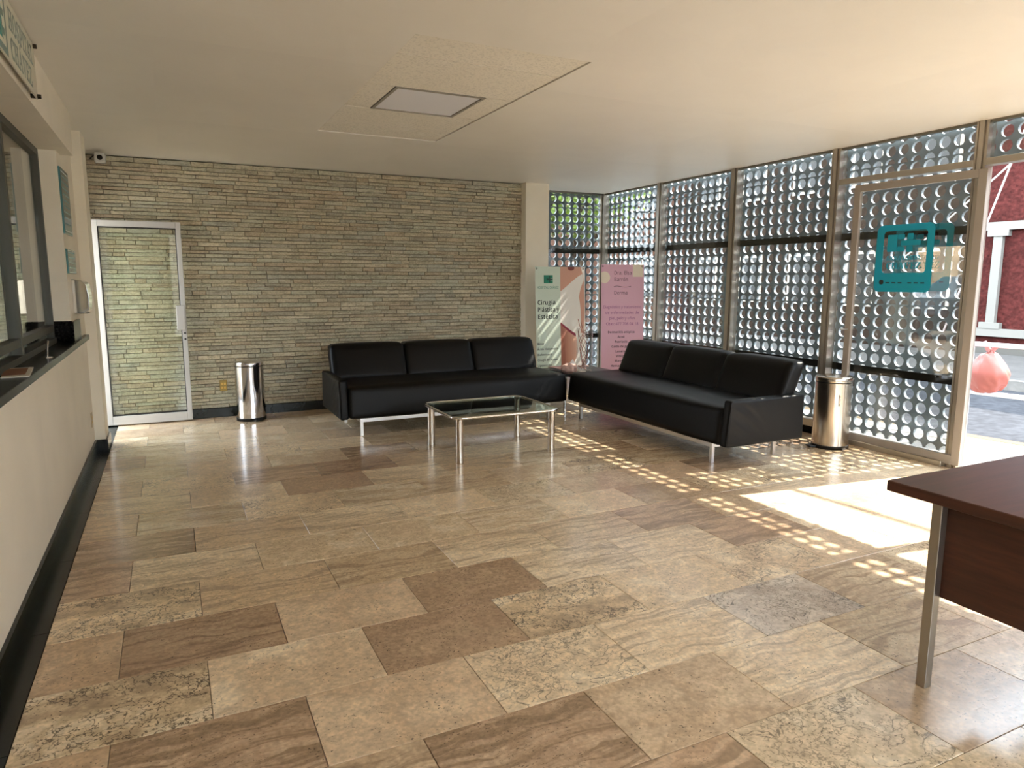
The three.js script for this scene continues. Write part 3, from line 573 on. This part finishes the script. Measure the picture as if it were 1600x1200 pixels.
// pedal bins
function bin(label, pos, r, h, mat, turn, full) {
  const t = thing('pedal_bin', label, 'bin', pos, turn);
  M('body', LA([[r * 0.985, 0.03], [r, 0.034], [r, h * 0.9], [r * 0.985, h * 0.9]], 64), mat, t);
  M('base_ring', LA([[0, 0], [r + 0.004, 0], [r + 0.005, 0.03], [r, 0.032], [0, 0.032]], 64), blackPlastic, t);
  M('collar', LA([[r * 0.97, h * 0.9], [r * 0.97, h * 0.912], [0, h * 0.912]], 48), blackPlastic, t);
  M('lid', LA([[r * 1.01, h * 0.912], [r * 1.02, h * 0.93], [r * 1.01, h * 0.965], [r * 0.96, h * 0.985], [r * 0.6, h * 0.995], [0, h]], 64), mat, t);
  M('hinge', RB(-0.04, 0.04, h * 0.84, h * 0.94, -r - 0.022, -r + 0.006, 0.006), blackPlastic, t);
  M('pedal', RB(-0.04, 0.04, 0.006, 0.02, r - 0.02, r + 0.055, 0.005), blackPlastic, t);
  if (full) M('side_handle', TU([[r, h * 0.6, 0.03], [r + 0.012, h * 0.64, 0.03], [r + 0.012, h * 0.71, 0.03], [r, h * 0.75, 0.03]], 0.004, 16, 6), chrome, t);
  return t;
}
bin('tall polished chrome pedal bin against the stone wall', [0.7, 0, -7.65], 0.143, 0.625, std(new THREE.Color(0.68, 0.67, 0.68), 0.09, 1), 0.3, false);
bin('brushed steel pedal bin between sofa and glass door', [5.19, 0, -4.19], 0.15, 0.645, std(new THREE.Color(0.55, 0.49, 0.42), 0.22, 1), -1.9, true);

// banners on stands
function banner(label, pos, turn, w, h, draw) {
  const t = thing('roll_banner', label, 'banner', pos, turn);
  const tex = canvasTex(704, Math.round(704 * h / w), draw), y0 = 0.06;
  const sheetGeo = (dz) => { const g = new THREE.PlaneGeometry(w, h, 8, 20), p = g.attributes.position; for (let i = 0; i < p.count; i++) { const u = p.getX(i) / w, v = p.getY(i) / h; p.setZ(i, dz - 0.012 * (1 - 4 * u * u) * (1 - 3 * v * v) - v * 0.09); } g.computeVertexNormals(); return g.translate(0, y0 + h / 2, 0); };
  M('sheet', sheetGeo(0), std(0xffffff, 0.5, 0, { map: tex }), t); M('sheet_back', sheetGeo(-0.0015).rotateY(0), std(0xcfcac2, 0.7), t);
  const p0 = [0, y0 + h * 0.45, -0.12];
  M('stand', [TU([p0, [-w / 2 + 0.02, y0 + h - 0.02, -0.065]], 0.005, 4, 6), TU([p0, [w / 2 - 0.02, y0 + h - 0.02, -0.065]], 0.005, 4, 6), TU([p0, [-w / 2 + 0.02, y0 + 0.02, 0.02]], 0.005, 4, 6), TU([p0, [w / 2 - 0.02, y0 + 0.02, 0.02]], 0.005, 4, 6), TU([p0, [-w / 2 + 0.1, 0.004, 0.0]], 0.006, 4, 6), TU([p0, [w / 2 - 0.1, 0.004, 0.0]], 0.006, 4, 6), TU([p0, [0, 0.004, -0.34]], 0.006, 4, 6)], blackPlastic, t);
  for (const sx of [-1, 1]) M('eyelet', new THREE.TorusGeometry(0.008, 0.003, 6, 14).translate(sx * (w / 2 - 0.022), y0 + h - 0.022, -0.043), blackPlastic, t);
}
banner('pale green banner with draped torso photograph beside the white pillar', [4.265, 0, -7.36], 0, 0.69, 1.55, (c, w, h) => {
  c.fillStyle = '#cfdccb'; c.fillRect(0, 0, w, h); const gx = w * 0.5;
  // photograph on the right half: torso wrapped in a white towel
  c.save(); c.beginPath(); c.rect(gx, 0, w - gx, h); c.clip(); c.fillStyle = '#e9e4da'; c.fillRect(gx, 0, w, h);
  c.fillStyle = '#cf9c85'; c.beginPath(); c.moveTo(gx, 0); c.lineTo(w * 0.92, 0); c.bezierCurveTo(w * 0.95, h * 0.05, w * 0.99, h * 0.09, w * 0.985, h * 0.2); c.bezierCurveTo(w, h * 0.35, w * 0.97, h * 0.45, w * 0.96, h * 0.52); c.lineTo(w * 0.9, h * 0.52); c.bezierCurveTo(w * 0.93, h * 0.4, w * 0.9, h * 0.28, w * 0.87, h * 0.22); c.lineTo(gx, h * 0.3); c.fill();
  c.fillStyle = '#7d3b33'; c.beginPath(); c.ellipse(w * 0.72, h * 0.008, w * 0.07, h * 0.02, 0, 0, 7); c.fill();
  c.fillStyle = '#e8e2d8'; c.beginPath(); c.moveTo(gx, h * 0.19); c.bezierCurveTo(w * 0.65, h * 0.15, w * 0.8, h * 0.08, w * 0.95, h * 0.055); c.lineTo(w * 0.97, h * 0.11); c.bezierCurveTo(w * 0.86, h * 0.2, w * 0.84, h * 0.3, w * 0.9, h * 0.5); c.lineTo(w * 0.8, h * 0.56); c.bezierCurveTo(w * 0.66, h * 0.52, w * 0.6, h * 0.47, gx, h * 0.43); c.fill();
  const sk = c.createLinearGradient(gx, 0, w * 0.84, 0); sk.addColorStop(0, '#9a5a46'); sk.addColorStop(0.45, '#c68d72'); sk.addColorStop(1, '#dcb199'); c.fillStyle = sk; c.beginPath(); c.moveTo(gx, h * 0.44); c.bezierCurveTo(w * 0.62, h * 0.47, w * 0.68, h * 0.5, w * 0.8, h * 0.535); c.bezierCurveTo(w * 0.86, h * 0.62, w * 0.87, h * 0.72, w * 0.72, h * 0.76); c.lineTo(gx, h * 0.86); c.fill();
  c.fillStyle = '#a5654f'; c.beginPath(); c.moveTo(w * 0.53, h * 0.52); c.bezierCurveTo(w * 0.6, h * 0.65, w * 0.6, h * 0.72, w * 0.56, h * 0.82); c.lineTo(gx, h * 0.84); c.lineTo(gx, h * 0.5); c.fill();
  c.fillStyle = '#8c2338'; c.beginPath(); c.moveTo(gx, h * 0.43); c.bezierCurveTo(w * 0.6, h * 0.46, w * 0.7, h * 0.5, w * 0.8, h * 0.52); c.lineTo(w * 0.81, h * 0.545); c.bezierCurveTo(w * 0.7, h * 0.525, w * 0.6, h * 0.48, gx, h * 0.448); c.fill();
  c.fillStyle = '#e6e2e6'; c.beginPath(); c.moveTo(w * 0.52, h * 0.82); c.lineTo(w * 0.74, h * 0.72); c.lineTo(w * 0.9, h * 0.9); c.lineTo(gx, h * 0.97); c.fill();
  c.fillStyle = '#6d1e35'; c.beginPath(); c.moveTo(gx, h * 0.81); c.lineTo(w * 0.86, h * 0.87); c.lineTo(w * 0.84, h * 0.9); c.lineTo(gx, h * 0.835); c.fill(); c.restore();
  c.fillStyle = '#1e8266'; c.fillRect(w * 0.17, h * 0.065, w * 0.1, h * 0.062); c.fillRect(w * 0.25, h * 0.065, w * 0.1, h * 0.022); c.fillRect(w * 0.25, h * 0.105, w * 0.1, h * 0.022); c.fillStyle = '#14503f'; c.fillRect(w * 0.275, h * 0.07, w * 0.025, h * 0.052); c.fillRect(w * 0.225, h * 0.09, w * 0.125, h * 0.013);
  c.fillStyle = '#1e7a62'; c.font = `${Math.round(h * 0.026)}px sans-serif`; c.fillText('HOSPITAL CHÁVEZ', w * 0.035, h * 0.168, w * 0.43);
  c.fillStyle = '#26302c'; c.font = `bold ${Math.round(h * 0.048)}px sans-serif`; ['Cirugía', 'Plástica y', 'Estética'].forEach((s, i) => c.fillText(s, w * 0.035, h * (0.29 + i * 0.055), w * 0.44));
  c.font = `bold ${Math.round(h * 0.022)}px sans-serif`; ['Botox', 'Ácido Hialurónico', 'Bichectomía', 'Cirugía de mama', 'Liposucción', 'Rinoplastia', 'Cirugía estética facial', 'Contorno corporal'].forEach((s, i) => c.fillText(s, w * 0.02, h * (0.6 + i * 0.042), w * 0.45));
});
banner('tall pink banner with centred lettering beside the corner post', [5.07, 0, -7.23], -0.25, 0.56, 1.585, (c, w, h) => {
  c.fillStyle = '#dcaec0'; c.fillRect(0, 0, w, h); c.fillStyle = '#e9ddc9'; c.beginPath(); c.ellipse(w * 0.08, h * 0.1, w * 0.13, h * 0.045, 0, 0, 7); c.fill(); c.fillRect(w * 0.74, 0, w * 0.24, h * 0.095);
  c.fillStyle = '#cf4f97'; c.beginPath(); c.ellipse(w * 0.35, h * 1.0, w * 0.5, h * 0.1, 0, 0, 7); c.fill();
  c.fillStyle = '#4a2f38'; c.font = `${Math.round(h * 0.038)}px sans-serif`; c.fillText('Dra. Elsa', w * 0.3, h * 0.078, w * 0.42); c.fillText('Barrón', w * 0.3, h * 0.128); c.fillText('Derma', w * 0.3, h * 0.232);
  c.strokeStyle = '#4a2f38'; c.lineWidth = 7; c.beginPath(); c.moveTo(w * 0.3, h * 0.172); c.bezierCurveTo(w * 0.42, h * 0.155, w * 0.5, h * 0.19, w * 0.7, h * 0.168); c.stroke();
  c.textAlign = 'center'; c.fillStyle = '#8a3f78'; c.font = `${Math.round(h * 0.03)}px sans-serif`; ['Diagnóstico y tratamiento', 'de enfermedades de', 'piel, pelo y uñas', 'Citas: 477 708 04 18'].forEach((s, i) => c.fillText(s, w * 0.5, h * (0.34 + i * 0.044), w * 0.9));
  c.fillStyle = '#3c2a33'; c.font = `bold ${Math.round(h * 0.025)}px sans-serif`; ['Dermatitis atópica', 'Acné', 'Psoriasis', 'Caída de pelo', 'Lunares', 'Vitiligo', 'Manchas', 'Hemangiomas', 'Verrugas', 'Melasma y paño', 'Dermatitis seborreica'].forEach((s, i) => c.fillText(s, w * 0.48, h * (0.535 + i * 0.038), w * 0.85));
});

// corner table with magazines, vase and crumpled cloth
{
  const t = thing('corner_table', 'low dark corner table with chrome legs between the sofas', 'table', [4.2, 0, -6.85]);
  M('table_top', RB(-0.36, 0.36, 0.4, 0.425, -0.3, 0.3, 0.006), std(0x1b1714, 0.3), t);
  for (const [x, z] of [[-0.32, 0.26], [0.32, 0.26], [-0.32, -0.26], [0.32, -0.26]]) M('leg', CY(0.018, 0.018, 0.4, x, 0, z), chrome, t);
  const cols = [0x6b3a2e, 0xcfc6b4, 0x2d3a4a, 0xb8a58c, 0x7a2430]; const lab = ['brown cover, lowest', 'cream cover, second from bottom', 'navy cover, in the middle', 'beige cover, second from top', 'dark red cover, topmost'];
  cols.forEach((c, i) => { const m = thing('magazine', 'magazine in corner table pile, ' + lab[i], 'magazine', [3.99 + rr(-0.02, 0.02), 0.426 + i * 0.0085, -6.82 + rr(-0.02, 0.02)], rr(-0.25, 0.25), 'magazines on the corner table'); M('pages', B(-0.1, 0.1, 0.001, 0.007, -0.14, 0.14), std(0xd8d0c0, 0.7), m); M('cover', [B(-0.102, 0.102, 0.007, 0.008, -0.142, 0.142), B(-0.102, 0.102, 0, 0.001, -0.142, 0.142)], std(c, 0.3), m); });
  const v = thing('glass_vase', 'tall clear glass vase on the corner table', 'vase', [4.2, 0.426, -6.72]);
  M('wall', LA([[0.0, 0], [0.085, 0], [0.09, 0.01], [0.092, 0.48], [0.089, 0.485], [0.086, 0.48], [0.084, 0.02], [0, 0.02]], 40), phys(0xffffff, 0.02, 0, { transmission: 1, thickness: 0, ior: 1.45 }), v);
  M('pebbles', (() => { const l = []; for (let i = 0; i < 30; i++) { const a = rnd() * 6.28, q = rr(0, 0.06); l.push(new THREE.IcosahedronGeometry(rr(0.01, 0.018), 1).scale(1, 0.7, 1).translate(Math.cos(a) * q, 0.035 + rr(0, 0.03), Math.sin(a) * q)); } return l; })(), std(0xc9a9a0, 0.5), v).userData.kind = 'stuff';
  const bch = thing('dried_branches', 'bare curly reddish branches standing in the glass vase', 'branches', [4.2, 0.47, -6.72]);
  for (let i = 0; i < 11; i++) { const a = i * 2.4, pts = []; for (let k = 0; k <= 7; k++) { const q = Math.min(0.072, 0.018 + 0.01 * k); pts.push([Math.cos(a + k * 0.5) * q + rr(-0.008, 0.008), 0.02 + k * 0.073 * (0.75 + 0.35 * hsh(i, 3, 9)), Math.sin(a + k * 0.5) * q + rr(-0.008, 0.008)]); } M('branch', TU(pts, 0.0028, 40, 6), std(i % 3 ? 0x6b4a3a : 0x9a4a3c, 0.8), bch); }
  const cl = M('crumpled_cloth', (() => { const g0 = new THREE.IcosahedronGeometry(0.075, 5); g0.deleteAttribute('uv'); g0.deleteAttribute('normal'); const g = mergeVertices(g0), p = g.attributes.position; for (let i = 0; i < p.count; i++) { const q = V().fromBufferAttribute(p, i), d = q.clone().normalize(); const n = fbm(d.x * 3 + 5, d.y * 3 + d.z * 3, 77, 4); q.multiplyScalar(0.7 + 0.6 * n); p.setXYZ(i, q.x * 1.2, q.y * 0.8, q.z); } g.computeVertexNormals(); return g; })(), std(0xb59488, 0.85));
  cl.position.set(3.93, 0.482, -6.6); tag(cl, 'crumpled pinkish cloth on front edge of corner table', 'cloth');
}

// ------------------------------------------------------------------ wooden desk at the right
{
  const woodMap = dataTex(512, 512, (u, v) => { const w = fbm(u * 3, v * 3, 201, 3), r = fbm(u * 2.2 + w * 0.3, v * 34 + w * 2, 202, 4), f = fbm(u * 12, v * 160, 203, 2); const k = 0.8 + 0.4 * r + 0.18 * (f - 0.5); return [76 * k, 44 * k, 33 * k]; });
  const wood = phys(0xffffff, 0.34, 0, { map: woodMap, specularIntensity: 0.8 });
  const t = thing('office_desk', 'dark wooden office desk with square steel legs, far right', 'desk', [2.345, 0, -1.634]);
  const L = 1.42, D = 0.74;
  M('desk_top', metricUV(RB(0, L, 0.69, 0.73, 0, D, 0.005, 3), 1.2), wood, t);
  M('side_panel', metricUV(B(0.055, 0.073, 0.345, 0.69, 0.16, D - 0.09), 1.2), wood, t); M('side_panel', metricUV(B(L - 0.073, L - 0.055, 0.345, 0.69, 0.16, D - 0.09), 1.2), wood, t);
  M('back_panel', metricUV(B(0.073, L - 0.073, 0.345, 0.69, D - 0.108, D - 0.09), 1.2), wood, t);
  M('pedestal', metricUV(B(0.073, 0.46, 0.35, 0.69, 0.165, D - 0.11), 1.2), wood, t);
  for (let i = 0; i < 3; i++) { const dr = M('drawer', metricUV(RB(0.055, 0.465, 0.347 + i * 0.115, 0.458 + i * 0.115, 0.143, 0.163, 0.004), 1.2), wood, t); M('pull', RB(0.2, 0.32, 0.395 + i * 0.115, 0.41 + i * 0.115, 0.122, 0.144, 0.004), satin, dr); }
  const legM = std(new THREE.Color(0.36, 0.33, 0.28), 0.35, 0.9);
  for (const x of [0.018, L - 0.054]) for (const z of [0.165, D - 0.13]) M('leg', RB(x, x + 0.036, 0, 0.69, z, z + 0.036, 0.003), legM, t);
}

// ------------------------------------------------------------------ outside: pavement, street, buildings, cars
const TILT = 0.15;                                              // the street runs slightly askew: x grows by TILT per metre of z
const strip = (xa, xb, y0, y1, z0 = -45, z1 = 25) => {
  const s = new THREE.Shape([[xa + TILT * (z0 + 4), z0], [xb + TILT * (z0 + 4), z0], [xb + TILT * (z1 + 4), z1], [xa + TILT * (z1 + 4), z1]].map((p) => new THREE.Vector2(p[0], -p[1])));
  return new THREE.ExtrudeGeometry(s, { depth: y1 - y0, bevelEnabled: false }).rotateX(-Math.PI / 2).translate(0, y0, 0);
};
const asphaltMap = dataTex(512, 512, (u, v) => { const n = fbm(u * 60, v * 60, 301, 3), p = fbm(u * 4, v * 4, 302, 3); const k = 0.75 + 0.4 * n + 0.25 * (p - 0.5); return [62 * k, 63 * k, 66 * k]; });
const concMap = dataTex(256, 256, (u, v) => { const n = fbm(u * 30, v * 30, 311, 3), p = fbm(u * 4, v * 4, 312, 3); const k = 0.85 + 0.2 * n + 0.15 * (p - 0.5); return [122 * k, 118 * k, 112 * k]; });
const conc = std(0xffffff, 0.85, 0, { map: concMap });
const walk = struct('floor_sidewalk', 'pale concrete pavement outside the entrance', 'pavement');
M('pavement_slab', metricUV(new THREE.ExtrudeGeometry(new THREE.Shape([[XF + 0.055, 7.9], [6.15 - TILT * 3.9, 7.9], [6.15 + TILT * 29, -25], [XF + 0.055, -25]].map((p) => new THREE.Vector2(...p))), { depth: 0.12, bevelEnabled: false }).rotateX(-Math.PI / 2).translate(0, -0.125, 0), 0.5), conc, walk);
for (const [a, b] of [[6.165, 6.42], [6.435, 6.72]]) M('pavement_slab', metricUV(strip(a, b, -0.125, -0.005), 0.5), conc, walk);
M('kerb', metricUV(strip(6.735, 6.87, -0.13, -0.005), 0.5), std(0xc9a86a, 0.8, 0, { map: concMap }), walk);
const road = struct('floor_street', 'grey asphalt street beyond the pavement', 'street');
M('asphalt', metricUV(strip(6.87, 11.2, -0.3, -0.125), 0.25), phys(0xffffff, 0.95, 0, { map: asphaltMap, specularIntensity: 0.15 }), road);
M('ground', B(-40, 90, -0.5, -0.32, -80, 60), conc, road);
const farWalk = struct('floor_far_sidewalk', 'far pavement in front of the red building', 'pavement');
M('far_kerb', metricUV(strip(11.2, 11.35, -0.3, 0.02), 0.5), conc, farWalk); M('far_slab', metricUV(strip(11.35, 15.5, -0.3, 0.0), 0.5), std(0xa9a9ab, 0.85, 0, { map: concMap }), farWalk);
M('lot_ground', metricUV(B(-60, XL - 0.2, -0.31, -0.1, -70, 30), 0.3), std(0xd9b88c, 0.9, 0, { map: concMap }), yard);
// red building with white mouldings
{
  const t = thing('red_building', 'dark red stucco building with white mouldings across the street', 'building', [15, 0, -9.0]);
  const redMap = dataTex(512, 512, (u, v) => { const n = fbm(u * 50, v * 50, 401, 3), p = fbm(u * 5, v * 5, 402, 3); const k = 0.8 + 0.5 * (n - 0.3) + 0.2 * (p - 0.5); return [74 * k, 36 * k, 33 * k]; });
  const redBump = dataTex(256, 256, (u, v) => { const n = 255 * fbm(u * 40, v * 40, 403, 3); return [n, n, n]; }, false);
  M('wall', metricUV(B(0.05, 8, -0.3, 6.4, 0, 24), 0.4), phys(0xffffff, 0.95, 0, { map: redMap, bumpMap: redBump, bumpScale: 0.02, specularIntensity: 0.1 }), t);
  const wm = std(0x74716a, 0.8), gm = std(0x504d47, 0.9);
  M('plinth', B(-0.06, 0.06, -0.3, 0.13, 0, 24), gm, t); M('base_band', B(-0.05, 0.06, 0.34, 0.5, 0, 24), wm, t); M('upper_band', B(-0.05, 0.06, 2.46, 2.62, 0, 24), wm, t);
  for (let i = 0; i < 14; i++) { const z = 0.5 + i * 1.65; M('pilaster', [B(-0.04, 0.06, 0.5, 2.46, z - 0.085, z + 0.085), B(-0.06, 0.06, 2.34, 2.46, z - 0.2, z + 0.2), B(-0.06, 0.06, 0.5, 0.62, z - 0.2, z + 0.2)], wm, t); }
}
function block(name, label, x0, x1, h, z0, z1, col, winCol, floors, step, s) {
  const t = thing(name, label, 'building', [x0, -0.3, z0]);
  const map = dataTex(256, 256, (u, v) => { const n = fbm(u * 40, v * 40, s, 3), p = fbm(u * 4, v * 4, s + 1, 3); const k = 0.85 + 0.25 * (n - 0.3) + 0.25 * (p - 0.5); return mulc(col, k); });
  M('wall', metricUV(B(0, x1 - x0, 0, h, 0, z1 - z0), 0.3), phys(0xffffff, 0.95, 0, { map, specularIntensity: 0.1 }), t); M('cornice', B(-0.12, x1 - x0, h - 0.25, h + 0.1, -0.1, z1 - z0 + 0.1), std(0xb5a48c, 0.8), t);
  const wm = std(winCol, 0.2);
  for (let f = 0; f < floors; f++) for (let z = step * 0.5; z < z1 - z0 - 0.6; z += step) { const w = M('window', B(-0.03, 0.02, 1.1 + f * 3, 2.5 + f * 3, z - 0.45, z + 0.45), std(0xcabfae, 0.7), t); M('pane', B(-0.045, 0.0, 1.18 + f * 3, 2.42 + f * 3, z - 0.37, z + 0.37), wm, w); }
}
block('salmon_building', 'salmon plastered building seen through the corner screens', 15.5, 23, 9, -40, -19.2, [92, 66, 54], 0x1a1a1c, 2, 2.6, 411);
block('brown_building', 'brown brick house across the street behind the third glass bay', 16, 19.5, 9.3, -19, -9.3, [60, 49, 42], 0x1b1a18, 2, 1.9, 421);
block('tan_building', 'far tan building beyond the side lot', -58, -50, 9, -62, -16, [206, 176, 138], 0x5a5a58, 3, 3.2, 431);
block('added_cream_house', 'unseen cream house added behind the viewer to cut blue skylight', -4, 12, 3.2, 13, 19, [205, 190, 165], 0x5a5a58, 1, 3, 451);  // added out of view to block direct blue sky from the rear glazing
block('brick_neighbor', 'brown neighbouring wall behind the narrow pane', 2.5, 5.8, 3.6, -16, -12.2, [140, 104, 76], 0x242220, 1, 2.2, 441);

// parked cars
function car(label, x, z, turn, col, k = 1) {
  const t = thing('parked_car', label, 'car', [x, -0.1, z], turn);
  const body = [[-2.15, 0.3], [-2.2, 0.55], [-2.1, 0.8], [-1.2, 0.92], [-0.55, 1.38], [0.75, 1.42], [1.45, 1.0], [2.05, 0.92], [2.18, 0.6], [2.12, 0.3]];
  const ex = (pts, w, b) => new THREE.ExtrudeGeometry(new THREE.Shape(pts.map((p) => new THREE.Vector2(p[0] * k, p[1] * k))), { depth: w, bevelEnabled: true, bevelSize: b, bevelThickness: b, bevelSegments: 3 }).translate(0, 0, -w / 2);
  M('body', ex(body, 1.5, 0.08), std(col, 0.2, 0.3), t);
  M('side_glass', ex([[-1.0, 0.96], [-0.48, 1.3], [0.68, 1.33], [1.22, 1.0]], 1.655, 0.004), std(0x14191d, 0.05), t);
  for (const wx of [-1.35, 1.35]) for (const sz of [-1, 1]) { const w = M('wheel', new THREE.CylinderGeometry(0.33 * k, 0.33 * k, 0.2, 28).rotateX(Math.PI / 2).translate(wx * k, 0.33 * k, sz * 0.75), std(0x17171a, 0.8), t); M('hub', new THREE.CylinderGeometry(0.2 * k, 0.2 * k, 0.02, 20).rotateX(Math.PI / 2).translate(wx * k, 0.33 * k, sz * 0.86), std(0xb5b3a8, 0.3, 0.7), w); }
}
car('white sedan parked far across the side lot', -25.6, -25.2, -0.95, 0xe4e6ea);
car('blue car parked across the side lot', -19.6, -22.4, -0.6, 0x27406e);
car('silver grey sedan parked across the side lot', -27.6, -22.6, -0.98, 0x9aa3ad);
car('black car parked nearest in the side lot', -9.6, -11.7, 0.2, 0x17191c, 1.12);
// railing with a pink bag at the kerb, overhead cables
{
  const t = thing('railing', 'white two-bar kerb railing seen through the open entrance', 'railing', [0, 0, 0]), wm = std(0xdedee2, 0.35, 0.2);
  const X = (z) => 6.62 + TILT * (z + 4);
  M('bar', TU([[X(-3.9), 0.885, -3.9], [X(0), 0.885, 0]], 0.022, 4, 12), wm, t); M('bar', TU([[X(-3.9), 0.44, -3.9], [X(0), 0.44, 0]], 0.022, 4, 12), wm, t);
  for (const z of [-3.9, -1.9, 0]) M('upright', CY(0.025, 0.025, 0.905, X(z), -0.005, z, 16), wm, t);
  const b = thing('plastic_bag', 'pink plastic bag tied to the kerb railing', 'bag', [6.68, 0.45, -3.76]);
  const g0 = new THREE.SphereGeometry(0.17, 36, 28), p = g0.attributes.position; for (let i = 0; i < p.count; i++) { const q = V().fromBufferAttribute(p, i), d = q.clone().normalize(), n = fbm(d.x * 3 + 4, d.y * 2 + d.z * 3, 91, 3), up = Math.max(0, d.y); q.multiplyScalar(0.88 + 0.28 * n); q.x *= 1 - 0.35 * up; q.z *= 1 - 0.35 * up; p.setXYZ(i, q.x * 0.9, q.y * 1.15 + 0.18, q.z); } g0.computeVertexNormals();
  M('sack', g0, phys(0xb8695c, 0.45, 0, { transmission: 0.3, thickness: 0 }), b); M('knot', [TU([[0, 0.36, 0], [0.02, 0.41, 0.03], [0, 0.44, 0.07]], 0.02, 10, 8), TU([[0, 0.36, 0], [-0.01, 0.42, -0.03], [0.01, 0.45, -0.06]], 0.02, 10, 8)], std(0xc98a86, 0.5), b);
  const at = (x, z, h) => [x + 0.92 * h, h, z + 0.117 * h];
  const c1 = M('power_cable', TU([at(3.46, -8.0, 5.1), at(3.879, -3.288, 5.0), at(3.947, -2.504, 5.0), at(4.2, 1.5, 5.1)], 0.032, 40, 8), std(0x1a1a1a, 0.7)); tag(c1, 'thick overhead power cable above the street', 'cable');
  const c2 = M('power_cable', TU([[10.5, 1.6, -7.6], [10.62, 2.65, -6.45], [10.9, 6.0, -2.8]], 0.012, 20, 6), std(0xcfc9c0, 0.6)); tag(c2, 'pale slanting wire in front of the red building', 'cable');
  const c3 = M('power_cable', TU([[11.5, 0.6, -7.25], [11.5, 2.9, -6.55], [11.5, 6.5, -5.45]], 0.014, 20, 6), std(0xb9a7a2, 0.6)); tag(c3, 'steep thin wire crossing the pale slanting one', 'cable');
}
// street trees
function tree(label, x, z, h, r, n, s) {
  const t = thing('street_tree', label, 'tree', [x, -0.02, z]);
  M('trunk', TU([[0, 0, 0], [0.06, h * 0.35, 0.04], [-0.04, h * 0.7, 0.0], [0.05, h * 0.95, 0.05]], 0.11, 12, 8), std(0x4d3d2e, 0.9), t);
  for (let i = 0; i < 5; i++) { const a = i * 1.26; M('branch', TU([[0, h * 0.55, 0], [Math.cos(a) * r * 0.4, h * 0.75, Math.sin(a) * r * 0.4], [Math.cos(a) * r * 0.8, h * 0.95, Math.sin(a) * r * 0.8]], 0.035, 8, 6), std(0x4d3d2e, 0.9), t); }
  const P = [], leaf = new THREE.PlaneGeometry(0.14, 0.09), l = []; void P;
  for (let i = 0; i < n; i++) { const a = hsh(i, 1, s) * 6.283, b = Math.acos(2 * hsh(i, 2, s) - 1), q = r * (0.55 + 0.5 * hsh(i, 3, s)); l.push(leaf.clone().rotateX(hsh(i, 4, s) * 6).rotateY(hsh(i, 5, s) * 6).translate(q * Math.sin(b) * Math.cos(a), h + q * 0.7 * Math.cos(b), q * Math.sin(b) * Math.sin(a))); }
  M('leaves', mergeGeometries(l), phys(0x7f9a3a, 0.7, 0, { transmission: 0.35, thickness: 0 }), t).userData.kind = 'stuff';
}
tree('leafy street tree behind the corner screen', 8.3, -13.6, 3.4, 1.5, 2600, 5);
tree('small leafy tree behind the narrow pane', 5.4, -10.6, 2.9, 0.9, 1500, 6);

renderer.render(scene, camera);
